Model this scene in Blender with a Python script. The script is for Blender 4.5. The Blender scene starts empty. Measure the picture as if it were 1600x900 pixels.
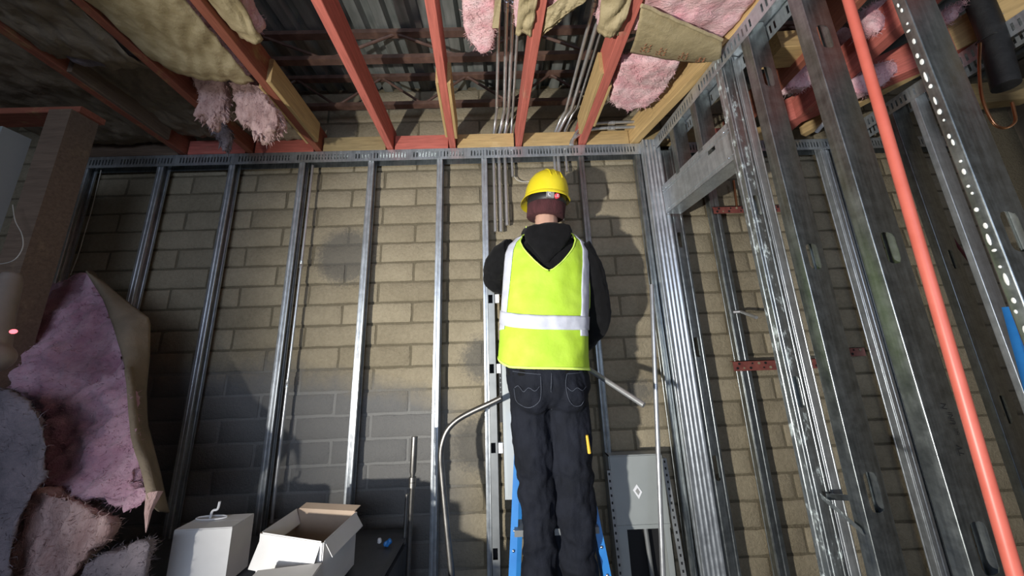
import bpy, bmesh, math, random
from math import sin, cos, pi, radians, sqrt
from mathutils import Vector, Matrix, noise
S = bpy.context.scene
COL = S.collection
random.seed(7)
ZC = 1.55                       # camera height above the floor, metres

# ---------------------------------------------------------------- camera, world, lights, exposure
F = 490.0
def cam_axes(p, y, r):
    fwd = Vector((sin(y)*cos(p), cos(y)*cos(p), sin(p))); rt = Vector((cos(y), -sin(y), 0)); up = rt.cross(fwd)
    return cos(r)*rt + sin(r)*up, -sin(r)*rt + cos(r)*up, fwd
RT, UP, FW = cam_axes(radians(12.496), radians(0.834), radians(-1.986))
cd = bpy.data.cameras.new('camera'); cam = bpy.data.objects.new('camera', cd); COL.objects.link(cam)
cd.sensor_width = 36; cd.lens = F/1600*36; cd.clip_start = 0.02; cd.clip_end = 60
M4 = Matrix((RT, UP, -FW)).transposed().to_4x4(); M4.translation = (0, 0, ZC); cam.matrix_world = M4
S.camera = cam
S.view_settings.view_transform = 'Standard'; S.view_settings.look = 'None'
S.view_settings.gamma = 1; S.view_settings.use_curve_mapping = False
S.view_settings.exposure = 0.32
w = bpy.data.worlds.new('world'); S.world = w; w.use_nodes = True
w.node_tree.nodes['Background'].inputs[0].default_value = (0.58, 0.65, 0.86, 1)
w.node_tree.nodes['Background'].inputs[1].default_value = 0.155
def lamp(name, kind, loc, aim, power, color=(1, 1, 1), **kw):
    d = bpy.data.lights.new(name, kind); d.energy = power; d.color = color
    for k, v in kw.items(): setattr(d, k, v)
    o = bpy.data.objects.new(name, d); COL.objects.link(o); o.location = loc
    o.rotation_euler = (Vector(aim)-Vector(loc)).to_track_quat('-Z', 'Y').to_euler(); return o
# hand-held work light left of the camera, aimed up to the right
lamp('work_light', 'SPOT', (-1.35, -0.55, ZC-0.40), (1.02, 1.4, ZC+0.50), 330, (1.0, 0.97, 0.90), spot_size=radians(112), spot_blend=1.0, shadow_soft_size=0.035)
# added bluish fill behind the camera, also mirrored in the stud faces
lamp('bluish_fill', 'AREA', (-0.3, -2.6, ZC+0.55), (-0.25, 1.7, ZC+0.25), 40, (0.66, 0.78, 1.0), shape='RECTANGLE', size=2.6, size_y=1.1)

def ray(px, py):
    return RT*((px-800)/F) + UP*(-(py-450)/F) + FW
def atY(px, py, Y): d = ray(px, py)*1.0; d = d*(Y/d.y); return Vector((d.x, d.y, d.z+ZC))
def atZ(px, py, Z): d = ray(px, py); d = d*(Z/d.z); return Vector((d.x, d.y, d.z+ZC))   # Z measured from the camera height
PX0, PXS = 1.0055, 0.073                                                         # the partition's left face: X = PX0 - PXS*Y
def PX(Y): return PX0-PXS*Y
def atP(px, py): d = ray(px, py); d = d*(PX0/(d.x+PXS*d.y)); return Vector((d.x, d.y, d.z+ZC))

# ---------------------------------------------------------------- materials
def new_mat(name):
    m = bpy.data.materials.new(name); m.use_nodes = True
    nt = m.node_tree; return m, nt, nt.nodes['Principled BSDF']
def N(nt, t, **kw):
    n = nt.nodes.new(t)
    for k, v in kw.items():
        if k in n.inputs: n.inputs[k].default_value = v
        else: setattr(n, k, v)
    return n
def mat(name, c1, c2=None, rough=.6, metal=0, scale=12, bump=.0, bscale=60, stretch=(1, 1, 1), rvar=.0, spec=.5, c3=None, sheen=0, trans=0, detail=5, coord='Object'):
    m, nt, b = new_mat(name); L = nt.links.new
    b.inputs['Roughness'].default_value = rough; b.inputs['Metallic'].default_value = metal
    b.inputs['Specular IOR Level'].default_value = spec
    if sheen: b.inputs['Sheen Weight'].default_value = sheen
    tc = N(nt, 'ShaderNodeTexCoord'); mp = N(nt, 'ShaderNodeMapping'); mp.inputs['Scale'].default_value = stretch
    L(tc.outputs[coord], mp.inputs[0])
    nz = N(nt, 'ShaderNodeTexNoise', Scale=scale, Detail=detail, Roughness=.6); L(mp.outputs[0], nz.inputs['Vector'])
    cr = N(nt, 'ShaderNodeValToRGB'); e = cr.color_ramp.elements
    e[0].position = .33; e[1].position = .68
    e[0].color = (*c1, 1); e[1].color = (*(c2 or c1), 1)
    if c3: x = e.new(.5); x.color = (*c3, 1)
    L(nz.outputs['Fac'], cr.inputs[0]); L(cr.outputs[0], b.inputs['Base Color'])
    if bump:
        n2 = N(nt, 'ShaderNodeTexNoise', Scale=bscale, Detail=6, Roughness=.65); L(mp.outputs[0], n2.inputs['Vector'])
        bp = N(nt, 'ShaderNodeBump', Strength=bump, Distance=.01); L(n2.outputs['Fac'], bp.inputs['Height']); L(bp.outputs[0], b.inputs['Normal'])
    if rvar:
        mr = N(nt, 'ShaderNodeMapRange'); mr.inputs[3].default_value = max(.05, rough-rvar); mr.inputs[4].default_value = rough+rvar
        n3 = N(nt, 'ShaderNodeTexNoise', Scale=scale*1.7, Detail=4); L(mp.outputs[0], n3.inputs['Vector'])
        L(n3.outputs['Fac'], mr.inputs[0]); L(mr.outputs[0], b.inputs['Roughness'])
    return m
def galv(name, c1, c2, rough, chalk=0.0, metal=.78):
    # zinc-coated steel: vertical streaks of the rolling, spangle, optional chalky white wear
    m, nt, b = new_mat(name); L = nt.links.new
    b.inputs['Metallic'].default_value = metal
    tc = N(nt, 'ShaderNodeTexCoord'); mp = N(nt, 'ShaderNodeMapping'); mp.inputs['Scale'].default_value = (1, 1, .05)
    L(tc.outputs['Object'], mp.inputs[0])
    st = N(nt, 'ShaderNodeTexNoise', Scale=120, Detail=4); L(mp.outputs[0], st.inputs['Vector'])
    sp = N(nt, 'ShaderNodeTexNoise', Scale=22, Detail=7, Roughness=.72); L(tc.outputs['Object'], sp.inputs['Vector'])
    mx = N(nt, 'ShaderNodeMix'); mx.data_type = 'FLOAT'; mx.inputs[0].default_value = .6
    L(st.outputs['Fac'], mx.inputs[2]); L(sp.outputs['Fac'], mx.inputs[3])
    cr = N(nt, 'ShaderNodeValToRGB'); e = cr.color_ramp.elements; e[0].position = .36; e[1].position = .64
    e[0].color = (*c1, 1); e[1].color = (*c2, 1); L(mx.outputs[0], cr.inputs[0])
    mr = N(nt, 'ShaderNodeMapRange'); mr.inputs[1].default_value = .3; mr.inputs[2].default_value = .7
    mr.inputs[3].default_value = rough-.1; mr.inputs[4].default_value = rough+.13
    L(mx.outputs[0], mr.inputs[0])
    if chalk:
        ch = N(nt, 'ShaderNodeTexNoise', Scale=24, Detail=8, Roughness=.78); mp2 = N(nt, 'ShaderNodeMapping'); mp2.inputs['Scale'].default_value = (1, 1, .55); L(tc.outputs['Object'], mp2.inputs[0]); L(mp2.outputs[0], ch.inputs['Vector'])
        c2r = N(nt, 'ShaderNodeValToRGB'); q = c2r.color_ramp.elements; q[0].position = .60-chalk*.2; q[1].position = .68-chalk*.2
        q[0].color = (0, 0, 0, 1); q[1].color = (1, 1, 1, 1); L(ch.outputs['Fac'], c2r.inputs[0])
        m2 = N(nt, 'ShaderNodeMix'); m2.data_type = 'RGBA'; m2.inputs[7].default_value = (.62, .70, .70, 1)
        L(c2r.outputs[0], m2.inputs[0]); L(cr.outputs[0], m2.inputs[6]); L(m2.outputs[2], b.inputs['Base Color'])
        inv = N(nt, 'ShaderNodeMath'); inv.operation = 'MULTIPLY_ADD'; inv.inputs[1].default_value = -.6; inv.inputs[2].default_value = metal
        L(c2r.outputs[0], inv.inputs[0]); L(inv.outputs[0], b.inputs['Metallic'])
        ad = N(nt, 'ShaderNodeMath'); ad.operation = 'MULTIPLY_ADD'; ad.inputs[1].default_value = .4
        L(c2r.outputs[0], ad.inputs[0]); L(mr.outputs[0], ad.inputs[2]); L(ad.outputs[0], b.inputs['Roughness'])
    else:
        L(cr.outputs[0], b.inputs['Base Color']); L(mr.outputs[0], b.inputs['Roughness'])
    bp = N(nt, 'ShaderNodeBump', Strength=.12, Distance=.002); L(mx.outputs[0], bp.inputs['Height']); L(bp.outputs[0], b.inputs['Normal'])
    return m
def wood(name, paint, bare, wear=.5, rough=.75):
    # lumber with grain along its own length (object X), paint worn off to bare wood in patches
    m, nt, b = new_mat(name); L = nt.links.new
    b.inputs['Roughness'].default_value = rough; b.inputs['Specular IOR Level'].default_value = .25
    tc = N(nt, 'ShaderNodeTexCoord'); mp = N(nt, 'ShaderNodeMapping'); mp.inputs['Scale'].default_value = (.09, 1, 1)
    oi = N(nt, 'ShaderNodeObjectInfo'); va = N(nt, 'ShaderNodeVectorMath'); va.operation = 'ADD'
    L(tc.outputs['Object'], va.inputs[0]); L(oi.outputs['Location'], va.inputs[1]); L(va.outputs[0], mp.inputs[0])
    gr = N(nt, 'ShaderNodeTexNoise', Scale=85, Detail=5, Roughness=.65, Distortion=.6); L(mp.outputs[0], gr.inputs['Vector'])
    cr = N(nt, 'ShaderNodeValToRGB'); e = cr.color_ramp.elements; e[0].position = .3; e[1].position = .7
    e[0].color = (*[c*.62 for c in paint], 1); e[1].color = (*paint, 1); L(gr.outputs['Fac'], cr.inputs[0])
    cb = N(nt, 'ShaderNodeValToRGB'); e = cb.color_ramp.elements; e[0].position = .3; e[1].position = .7
    e[0].color = (*[c*.6 for c in bare], 1); e[1].color = (*bare, 1); L(gr.outputs['Fac'], cb.inputs[0])
    pt = N(nt, 'ShaderNodeTexNoise', Scale=7, Detail=7, Roughness=.7); L(va.outputs[0], pt.inputs['Vector'])
    mr = N(nt, 'ShaderNodeMapRange'); mr.inputs[1].default_value = .78-wear*.4; mr.inputs[2].default_value = .92-wear*.4
    L(pt.outputs['Fac'], mr.inputs[0])
    mx = N(nt, 'ShaderNodeMix'); mx.data_type = 'RGBA'; L(mr.outputs[0], mx.inputs[0]); L(cr.outputs[0], mx.inputs[6]); L(cb.outputs[0], mx.inputs[7])
    L(mx.outputs[2], b.inputs['Base Color'])
    bp = N(nt, 'ShaderNodeBump', Strength=.25, Distance=.004); L(gr.outputs['Fac'], bp.inputs['Height']); L(bp.outputs[0], b.inputs['Normal'])
    return m
def block_mat(name, mortar=False):
    # tan concrete block; the lower left of this wall carries worn dark grey paint, with a soft ragged edge
    m, nt, b = new_mat(name); L = nt.links.new
    b.inputs['Roughness'].default_value = .92; b.inputs['Specular IOR Level'].default_value = .15
    g = N(nt, 'ShaderNodeNewGeometry'); sep = N(nt, 'ShaderNodeSeparateXYZ'); L(g.outputs['Position'], sep.inputs[0])
    big = N(nt, 'ShaderNodeTexNoise', Scale=2.6, Detail=6, Roughness=.65); L(g.outputs['Position'], big.inputs['Vector'])
    fine = N(nt, 'ShaderNodeTexNoise', Scale=70, Detail=6, Roughness=.75); L(g.outputs['Position'], fine.inputs['Vector'])
    oi = N(nt, 'ShaderNodeObjectInfo')
    cr = N(nt, 'ShaderNodeValToRGB'); e = cr.color_ramp.elements; e[0].position = .3; e[1].position = .72
    if mortar: e[0].color = (.13, .108, .072, 1); e[1].color = (.22, .19, .13, 1)
    else: e[0].color = (.22, .185, .125, 1); e[1].color = (.42, .36, .255, 1)
    mxf = N(nt, 'ShaderNodeMix'); mxf.data_type = 'FLOAT'; mxf.inputs[0].default_value = .5
    L(big.outputs['Fac'], mxf.inputs[2]); L(fine.outputs['Fac'], mxf.inputs[3])
    ad = N(nt, 'ShaderNodeMath'); ad.operation = 'MULTIPLY_ADD'; ad.inputs[1].default_value = .14
    L(oi.outputs['Random'], ad.inputs[0]); L(mxf.outputs[0], ad.inputs[2])
    sb = N(nt, 'ShaderNodeMath'); sb.operation = 'SUBTRACT'; sb.inputs[1].default_value = .08; L(ad.outputs[0], sb.inputs[0])
    L(sb.outputs[0], cr.inputs[0])
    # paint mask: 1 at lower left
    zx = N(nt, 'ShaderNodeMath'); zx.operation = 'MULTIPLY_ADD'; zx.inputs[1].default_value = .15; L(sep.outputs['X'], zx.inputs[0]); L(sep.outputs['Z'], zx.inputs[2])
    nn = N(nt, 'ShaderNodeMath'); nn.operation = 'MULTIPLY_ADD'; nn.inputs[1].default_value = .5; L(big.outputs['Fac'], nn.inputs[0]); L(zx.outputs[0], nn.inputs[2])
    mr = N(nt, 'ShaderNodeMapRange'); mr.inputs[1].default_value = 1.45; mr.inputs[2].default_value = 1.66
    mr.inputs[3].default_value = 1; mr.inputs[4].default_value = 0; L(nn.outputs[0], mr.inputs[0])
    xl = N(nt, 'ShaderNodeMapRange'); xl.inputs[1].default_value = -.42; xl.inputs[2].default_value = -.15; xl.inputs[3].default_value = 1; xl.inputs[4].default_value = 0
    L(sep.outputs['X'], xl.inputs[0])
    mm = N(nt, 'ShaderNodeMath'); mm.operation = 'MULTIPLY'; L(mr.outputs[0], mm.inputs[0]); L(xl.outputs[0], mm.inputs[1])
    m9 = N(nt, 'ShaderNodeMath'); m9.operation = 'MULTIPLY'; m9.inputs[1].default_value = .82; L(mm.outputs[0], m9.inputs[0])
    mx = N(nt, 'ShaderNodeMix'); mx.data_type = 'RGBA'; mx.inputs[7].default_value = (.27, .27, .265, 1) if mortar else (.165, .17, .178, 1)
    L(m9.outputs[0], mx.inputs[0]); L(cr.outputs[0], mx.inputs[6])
    # round dark patches on the wall
    prev = mx.outputs[2]
    for (cx, cz, r) in ((-.92, ZC+.60, .16), (-.14, ZC-.0, .11), (.68, ZC-.20, .06), (-.16, ZC-.42, .13)):
        dx = N(nt, 'ShaderNodeVectorMath'); dx.operation = 'DISTANCE'; dx.inputs[1].default_value = (cx, 1.72, cz); L(g.outputs['Position'], dx.inputs[0])
        dn = N(nt, 'ShaderNodeMath'); dn.operation = 'MULTIPLY_ADD'; dn.inputs[1].default_value = .14; L(fine.outputs['Fac'], dn.inputs[0]); L(dx.outputs['Value'], dn.inputs[2])
        dr = N(nt, 'ShaderNodeMapRange'); dr.inputs[1].default_value = r+.04; dr.inputs[2].default_value = r+.10; dr.inputs[3].default_value = .75; dr.inputs[4].default_value = 0; L(dn.outputs[0], dr.inputs[0])
        m3 = N(nt, 'ShaderNodeMix'); m3.data_type = 'RGBA'; m3.inputs[7].default_value = (.12, .115, .105, 1); L(dr.outputs[0], m3.inputs[0]); L(prev, m3.inputs[6]); prev = m3.outputs[2]
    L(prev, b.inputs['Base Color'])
    bp = N(nt, 'ShaderNodeBump', Strength=.8, Distance=.011); L(fine.outputs['Fac'], bp.inputs['Height']); L(bp.outputs[0], b.inputs['Normal'])
    return m
MT = {}
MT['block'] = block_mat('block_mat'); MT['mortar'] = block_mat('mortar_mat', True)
MT['galv'] = galv('galv_mat', (.42, .45, .48), (.66, .70, .73), .36)
MT['galv_shaded'] = galv('galv_shaded_mat', (.20, .22, .225), (.38, .41, .415), .36, metal=.94)  # darkened copy of galv; dim reflections of the room put into its colour
MT['galv_chalk'] = galv('galv_chalk_mat', (.30, .33, .34), (.52, .56, .57), .36, chalk=.32, metal=.9)
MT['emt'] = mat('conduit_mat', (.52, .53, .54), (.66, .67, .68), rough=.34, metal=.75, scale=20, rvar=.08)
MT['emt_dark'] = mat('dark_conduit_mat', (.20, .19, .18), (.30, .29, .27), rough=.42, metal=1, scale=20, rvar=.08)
MT['red'] = wood('red_lumber_mat', (.62, .175, .135), (.54, .31, .21), .40)
MT['redbrown'] = wood('brown_red_lumber_mat', (.36, .12, .075), (.46, .27, .12), .55)
MT['brown'] = wood('old_brown_lumber_mat', (.20, .14, .10), (.28, .20, .13), .5)
MT['raw'] = wood('raw_lumber_mat', (.62, .43, .20), (.70, .52, .28), .5)
MT['raw_red'] = wood('raw_lumber_red_smear_mat', (.62, .42, .19), (.50, .20, .13), .32)
MT['oldraw'] = wood('old_raw_lumber_mat', (.40, .30, .15), (.48, .37, .20), .5)
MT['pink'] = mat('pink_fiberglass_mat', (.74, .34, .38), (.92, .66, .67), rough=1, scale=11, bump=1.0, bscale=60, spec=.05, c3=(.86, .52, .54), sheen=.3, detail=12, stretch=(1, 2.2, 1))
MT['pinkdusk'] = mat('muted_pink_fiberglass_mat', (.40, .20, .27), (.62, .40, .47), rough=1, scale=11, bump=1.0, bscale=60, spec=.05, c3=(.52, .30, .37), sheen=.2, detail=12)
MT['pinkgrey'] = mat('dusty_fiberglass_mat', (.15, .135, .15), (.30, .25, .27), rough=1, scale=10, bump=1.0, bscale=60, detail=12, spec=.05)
MT['pinktan'] = mat('tan_pink_fiberglass_mat', (.40, .25, .23), (.68, .48, .45), rough=1, scale=14, bump=1.0, bscale=60, spec=.05, stretch=(2.4, 1, .8), detail=12)
MT['kraft'] = mat('kraft_paper_mat', (.33, .265, .15), (.44, .36, .215), rough=.72, scale=6, bump=.6, bscale=22, spec=.3)
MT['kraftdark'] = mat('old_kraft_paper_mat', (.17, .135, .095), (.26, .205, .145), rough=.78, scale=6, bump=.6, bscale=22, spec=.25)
MT['steelred'] = mat('red_oxide_steel_mat', (.075, .040, .030), (.15, .085, .062), rough=.55, scale=18, bump=.15, bscale=40, c3=(.10, .055, .042))
MT['bracket'] = mat('rust_red_bracket_mat', (.15, .040, .035), (.24, .075, .06), rough=.5, scale=25)
MT['deck'] = mat('metal_deck_mat', (.16, .175, .165), (.34, .36, .345), rough=.45, metal=.5, scale=6, stretch=(3, .5, 1), rvar=.12)
MT['concrete'] = mat('floor_mat', (.13, .125, .12), (.20, .19, .18), rough=.85, scale=3, bump=.2, bscale=30)
MT['sheet'] = mat('dark_sheet_mat', (.030, .034, .042), (.060, .066, .078), rough=.55, scale=4, bump=.25, bscale=9)
MT['carton'] = mat('white_carton_mat', (.60, .59, .58), (.70, .69, .68), rough=.8, scale=5)
MT['carton_in'] = mat('carton_inside_mat', (.36, .27, .20), (.44, .34, .26), rough=.85, scale=5)
MT['pipe'] = mat('salmon_pipe_mat', (.54, .115, .08), (.62, .15, .11), rough=.42, scale=8)
MT['vest'] = mat('lime_vest_mat', (.42, .64, .035), (.48, .70, .06), rough=.75, scale=14, bump=.25, bscale=22)
MT['tape'] = mat('silver_tape_mat', (.52, .54, .62), (.66, .68, .76), rough=.42, scale=20, bump=.1, bscale=40)
MT['binding'] = mat('vest_binding_mat', (.74, .98, .18), rough=.7)
MT['hoodie'] = mat('black_hoodie_mat', (.003, .003, .0035), (.006, .006, .007), rough=.9, scale=30, bump=.3, bscale=60, spec=.2, sheen=.05)
MT['denim'] = mat('dark_denim_mat', (.0035, .0045, .008), (.010, .012, .020), rough=.85, scale=9, bump=.3, bscale=130, spec=.25)
MT['stitch'] = mat('denim_stitch_mat', (.07, .08, .105), rough=.8)
MT['skin'] = mat('skin_mat', (.50, .29, .21), (.58, .35, .26), rough=.55, scale=10)
MT['beanie'] = mat('maroon_beanie_mat', (.050, .014, .016), (.085, .024, .028), rough=.95, scale=60, bump=.6, bscale=200, stretch=(1, 1, .3))
MT['hat'] = mat('yellow_hat_mat', (.74, .60, .015), (.80, .67, .03), rough=.33, scale=5)
MT['black'] = mat('black_plastic_mat', (.012, .012, .013), (.02, .02, .02), rough=.5)
MT['recess_shade'] = mat('recess_shade_mat', (.006, .006, .007), rough=.8)  # near-black, stands for the shade inside holes and recesses
MT['greyplastic'] = mat('grey_plastic_mat', (.30, .30, .29), rough=.5)
MT['redbadge'] = mat('red_badge_mat', (.75, .08, .10), rough=.4)
MT['white'] = mat('white_plastic_mat', (.78, .78, .80), rough=.5)
MT['blue'] = mat('blue_fibreglass_mat', (.02, .17, .50), (.03, .22, .58), rough=.4, scale=12)
MT['panel'] = mat('grey_panel_mat', (.27, .29, .285), (.31, .33, .325), rough=.45, scale=4)
MT['cabinet'] = mat('pale_cabinet_mat', (.42, .45, .46), (.48, .51, .52), rough=.4, scale=4)
MT['strut'] = mat('grey_strut_mat', (.24, .25, .25), (.32, .33, .33), rough=.45, metal=.5, scale=10)
MT['copper'] = mat('copper_mat', (.55, .25, .12), (.70, .36, .18), rough=.3, metal=1, scale=12)
MT['rubber'] = mat('black_hose_mat', (.010, .010, .011), (.02, .02, .021), rough=.6, scale=20, bump=.3, bscale=30)
MT['yellow'] = mat('yellow_handle_mat', (.80, .50, .05), rough=.45)
MT['screw'] = mat('screw_mat', (.75, .75, .75), rough=.25, metal=1)
MT['dab'] = mat('white_dab_mat', (.66, .68, .66), (.80, .82, .80), rough=.7, scale=40)
MT['ink'] = mat('marker_ink_mat', (.006, .006, .008), rough=.7)
MT['print'] = mat('red_print_mat', (.34, .12, .06), rough=.8)
MT['wire'] = mat('wire_mat', (.45, .42, .36), (.55, .52, .46), rough=.5)
MT['redwire'] = mat('dark_red_cable_mat', (.10, .012, .015), rough=.5)
mled, nt, b = new_mat('red_led_mat'); b.inputs['Base Color'].default_value = (.9, .1, .12, 1); b.inputs['Emission Color'].default_value = (1, .12, .15, 1); b.inputs['Emission Strength'].default_value = 2.5
MT['led'] = mled
MT['brownplastic'] = mat('taupe_plastic_mat', (.20, .165, .14), (.26, .215, .18), rough=.5)

# ---------------------------------------------------------------- mesh helpers
class MB:
    def __init__(s): s.v = []; s.f = []
    def add(s, vs, fs):
        n = len(s.v); s.v += [Vector(v) for v in vs]; s.f += [tuple(i+n for i in f) for f in fs]; return s
    def box(s, lo, hi):
        x0, y0, z0 = lo; x1, y1, z1 = hi
        return s.add([(x0,y0,z0),(x1,y0,z0),(x1,y1,z0),(x0,y1,z0),(x0,y0,z1),(x1,y0,z1),(x1,y1,z1),(x0,y1,z1)],
                     [(0,3,2,1),(4,5,6,7),(0,1,5,4),(1,2,6,5),(2,3,7,6),(3,0,4,7)])
    def obox(s, c, ax, ay, az):      # centre and three half-axis vectors
        c = Vector(c); ax = Vector(ax); ay = Vector(ay); az = Vector(az)
        vs = [c+ax*i+ay*j+az*k for k in (-1,1) for (i,j) in ((-1,-1),(1,-1),(1,1),(-1,1))]
        return s.add(vs, [(0,3,2,1),(4,5,6,7),(0,1,5,4),(1,2,6,5),(2,3,7,6),(3,0,4,7)])
    def beam(s, a, b, wv, hv):       # wv, hv: full section vectors; a, b the axis
        a = Vector(a); b = Vector(b); return s.obox((a+b)/2, (b-a)/2, Vector(wv)/2, Vector(hv)/2)
    def prism(s, pts, ext):          # planar polygon extruded by a vector
        pts = [Vector(p) for p in pts]; e = Vector(ext); n = len(pts)
        return s.add(pts+[p+e for p in pts], [tuple(range(n))[::-1], tuple(range(n, 2*n))]+[(i, (i+1)%n, n+(i+1)%n, n+i) for i in range(n)])
    def tube(s, path, r, seg=10, cap=True):
        path = [Vector(p) for p in path]; rs = r if isinstance(r, (list, tuple)) else [r]*len(path)
        rings = []; prev = None
        for i, p in enumerate(path):
            t = (path[min(i+1, len(path)-1)]-path[max(i-1, 0)]).normalized()
            if prev is None: prev = t.orthogonal().normalized()
            prev = (prev-t*prev.dot(t)).normalized(); q = t.cross(prev)
            rings.append([p+(prev*cos(2*pi*k/seg)+q*sin(2*pi*k/seg))*rs[i] for k in range(seg)])
        vs = [v for g in rings for v in g]; fs = []
        for i in range(len(rings)-1):
            for k in range(seg): a = i*seg+k; b2 = i*seg+(k+1)%seg; fs.append((a, b2, b2+seg, a+seg))
        if cap: fs += [tuple(range(seg))[::-1], tuple(range(len(vs)-seg, len(vs)))]
        return s.add(vs, fs)
    def loft(s, rings):              # closed rings of equal count, capped
        n = len(rings[0]); vs = [v for g in rings for v in g]; fs = []
        for i in range(len(rings)-1):
            for k in range(n): a = i*n+k; b2 = i*n+(k+1)%n; fs.append((a, b2, b2+n, a+n))
        fs += [tuple(range(n))[::-1], tuple(range(len(vs)-n, len(vs)))]
        return s.add(vs, fs)
    def ball(s, c, r, seg=14, rings=9):
        c = Vector(c); r = Vector(r) if not isinstance(r, (int, float)) else Vector((r, r, r))
        vs = [c+Vector((0, 0, -r.z))]; fs = []
        for i in range(1, rings):
            a = -pi/2+pi*i/rings
            for k in range(seg): t = 2*pi*k/seg; vs.append(c+Vector((r.x*cos(a)*cos(t), r.y*cos(a)*sin(t), r.z*sin(a))))
        vs.append(c+Vector((0, 0, r.z))); top = len(vs)-1
        for k in range(seg): fs.append((0, 1+(k+1)%seg, 1+k)); fs.append((top, top-seg+k, top-seg+(k+1)%seg))
        for i in range(rings-2):
            for k in range(seg): a = 1+i*seg+k; b2 = 1+i*seg+(k+1)%seg; fs.append((a, b2, b2+seg, a+seg))
        return s.add(vs, fs)
    def grid(s, fn, nu, nv):
        vs = [fn(i/nu, j/nv) for j in range(nv+1) for i in range(nu+1)]
        return s.add(vs, [(j*(nu+1)+i, j*(nu+1)+i+1, (j+1)*(nu+1)+i+1, (j+1)*(nu+1)+i) for j in range(nv) for i in range(nu)])
    def mesh(s, name, org=(0, 0, 0), R=None):
        o = Vector(org); Ri = R.transposed() if R else None
        me = bpy.data.meshes.new(name)
        me.from_pydata([(Ri@(v-o) if R else v-o) for v in s.v], [], s.f); me.update(); return me
def finish(me, m, smooth=True, ang=35):
    me.materials.clear(); me.materials.append(m)
    bm = bmesh.new(); bm.from_mesh(me); bmesh.ops.recalc_face_normals(bm, faces=bm.faces); bm.to_mesh(me); bm.free()
    if smooth:
        me.shade_smooth(); me.set_sharp_from_angle(angle=radians(ang))
def link(name, me, parent=None, loc=None, R=None):
    o = bpy.data.objects.new(name, me); COL.objects.link(o)
    if parent: o.parent = parent
    if R is not None: o.matrix_world = R.to_4x4()
    if loc is not None: o.location = loc
    return o
def tag(o, label=None, cat=None, group=None, kind=None):
    for k, v in (('label', label), ('category', cat), ('group', group), ('kind', kind)):
        if v: o[k] = v
    return o
def thing(name, label, cat, loc, group=None):
    o = bpy.data.objects.new(name, None); COL.objects.link(o); o.location = loc; o.empty_display_size = .05
    return tag(o, label, cat, group)
def part(name, mb, m, parent=None, smooth=True, ang=35, solid=0):
    """mesh object in world coordinates, optionally below a thing that is only translated"""
    org = Vector((0, 0, 0))
    if parent:
        q = parent
        while q: org += Vector(q.location); q = q.parent
    else:
        xs = [v for v in mb.v]; org = Vector((sum(v.x for v in xs)/len(xs), sum(v.y for v in xs)/len(xs), min(v.z for v in xs)))
    me = mb.mesh(name, org); finish(me, m, smooth, ang)
    o = link(name, me, parent)
    if not parent: o.location = org
    if solid:
        md = o.modifiers.new('solid', 'SOLIDIFY'); md.thickness = solid; md.offset = 0
    return o
def solo(name, mb, m, label, cat, group=None, **kw):
    return tag(part(name, mb, m, **kw), label, cat, group)
def struct(name, mb, m, **kw):
    return tag(part(name, mb, m, **kw), kind='structure')
def fuse(mb, voxel, smooth_it=2, disp=None):
    """fuses overlapping closed shapes into one continuous skin; returns a new MB"""
    me = mb.mesh('tmp'); bm = bmesh.new(); bm.from_mesh(me); bmesh.ops.recalc_face_normals(bm, faces=bm.faces); bm.to_mesh(me); bm.free()
    o = bpy.data.objects.new('tmp', me); COL.objects.link(o)
    md = o.modifiers.new('r', 'REMESH'); md.mode = 'VOXEL'; md.voxel_size = voxel
    if smooth_it:
        sm = o.modifiers.new('s', 'SMOOTH'); sm.factor = .5; sm.iterations = smooth_it
    dg = bpy.context.evaluated_depsgraph_get(); ev = o.evaluated_get(dg); m2 = ev.to_mesh()
    vs = [v.co.copy() for v in m2.vertices]; ns = [v.normal.copy() for v in m2.vertices]; fs = [tuple(p.vertices) for p in m2.polygons]
    ev.to_mesh_clear(); bpy.data.objects.remove(o); bpy.data.meshes.remove(me)
    if disp: vs = [v+disp(v, n) for v, n in zip(vs, ns)]
    out = MB(); out.v = vs; out.f = fs; return out
def fbm(p, sc, oct=3): return noise.fractal(Vector(p)*sc, 0.9, 2.0, oct)

# ---------------------------------------------------------------- setting: floor, back wall of blocks, left wall, deck
YS, YW = 1.65, 1.72            # front of the furring studs, face of the blocks
mb = MB(); mb.box((-3.6, -3.0, -.08), (3.6, 1.95, 0)); struct('floor', mb, MT['concrete'], smooth=False)
PITCH, BL = .1165, .385
mb = MB(); mb.box((-3.4, YW+.007, 0), (3.3, YW+.16, ZC+1.74)); wall = struct('wall_back', mb, MT['mortar'], smooth=False)
def block_mesh(L, seed):
    rnd = random.Random(seed); h = PITCH-.013; d = .05; nx, nz = 8, 4
    vs = []; fs = []
    for j in range(nz+1):
        for i in range(nx+1):
            x = -L/2+(0, .009, .07, .15, L/2, L-.15, L-.07, L-.009, L)[i]; z = -h/2+(0, .008, h/2, h-.008, h)[j]; e = (i in (0, nx)) or (j in (0, nz))
            y = (.0035+rnd.random()*.003) if e else rnd.uniform(-.001, .001)
            if e: x += rnd.uniform(-.0015, .0015); z += rnd.uniform(-.002, .002)
            vs.append((x, y, z))
    for j in range(nz):
        for i in range(nx): a = j*(nx+1)+i; fs.append((a, a+1, a+nx+2, a+nx+1))
    rim = [i for i in range(nx+1)]+[j*(nx+1)+nx for j in range(1, nz+1)]+[nz*(nx+1)+i for i in range(nx-1, -1, -1)]+[j*(nx+1) for j in range(nz-1, 0, -1)]
    n0 = len(vs); vs += [(vs[i][0], d, vs[i][2]) for i in rim]; k = len(rim)
    for q in range(k): fs.append((rim[q], n0+q, n0+(q+1)%k, rim[(q+1)%k]))
    return vs, fs
variants = []
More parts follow.
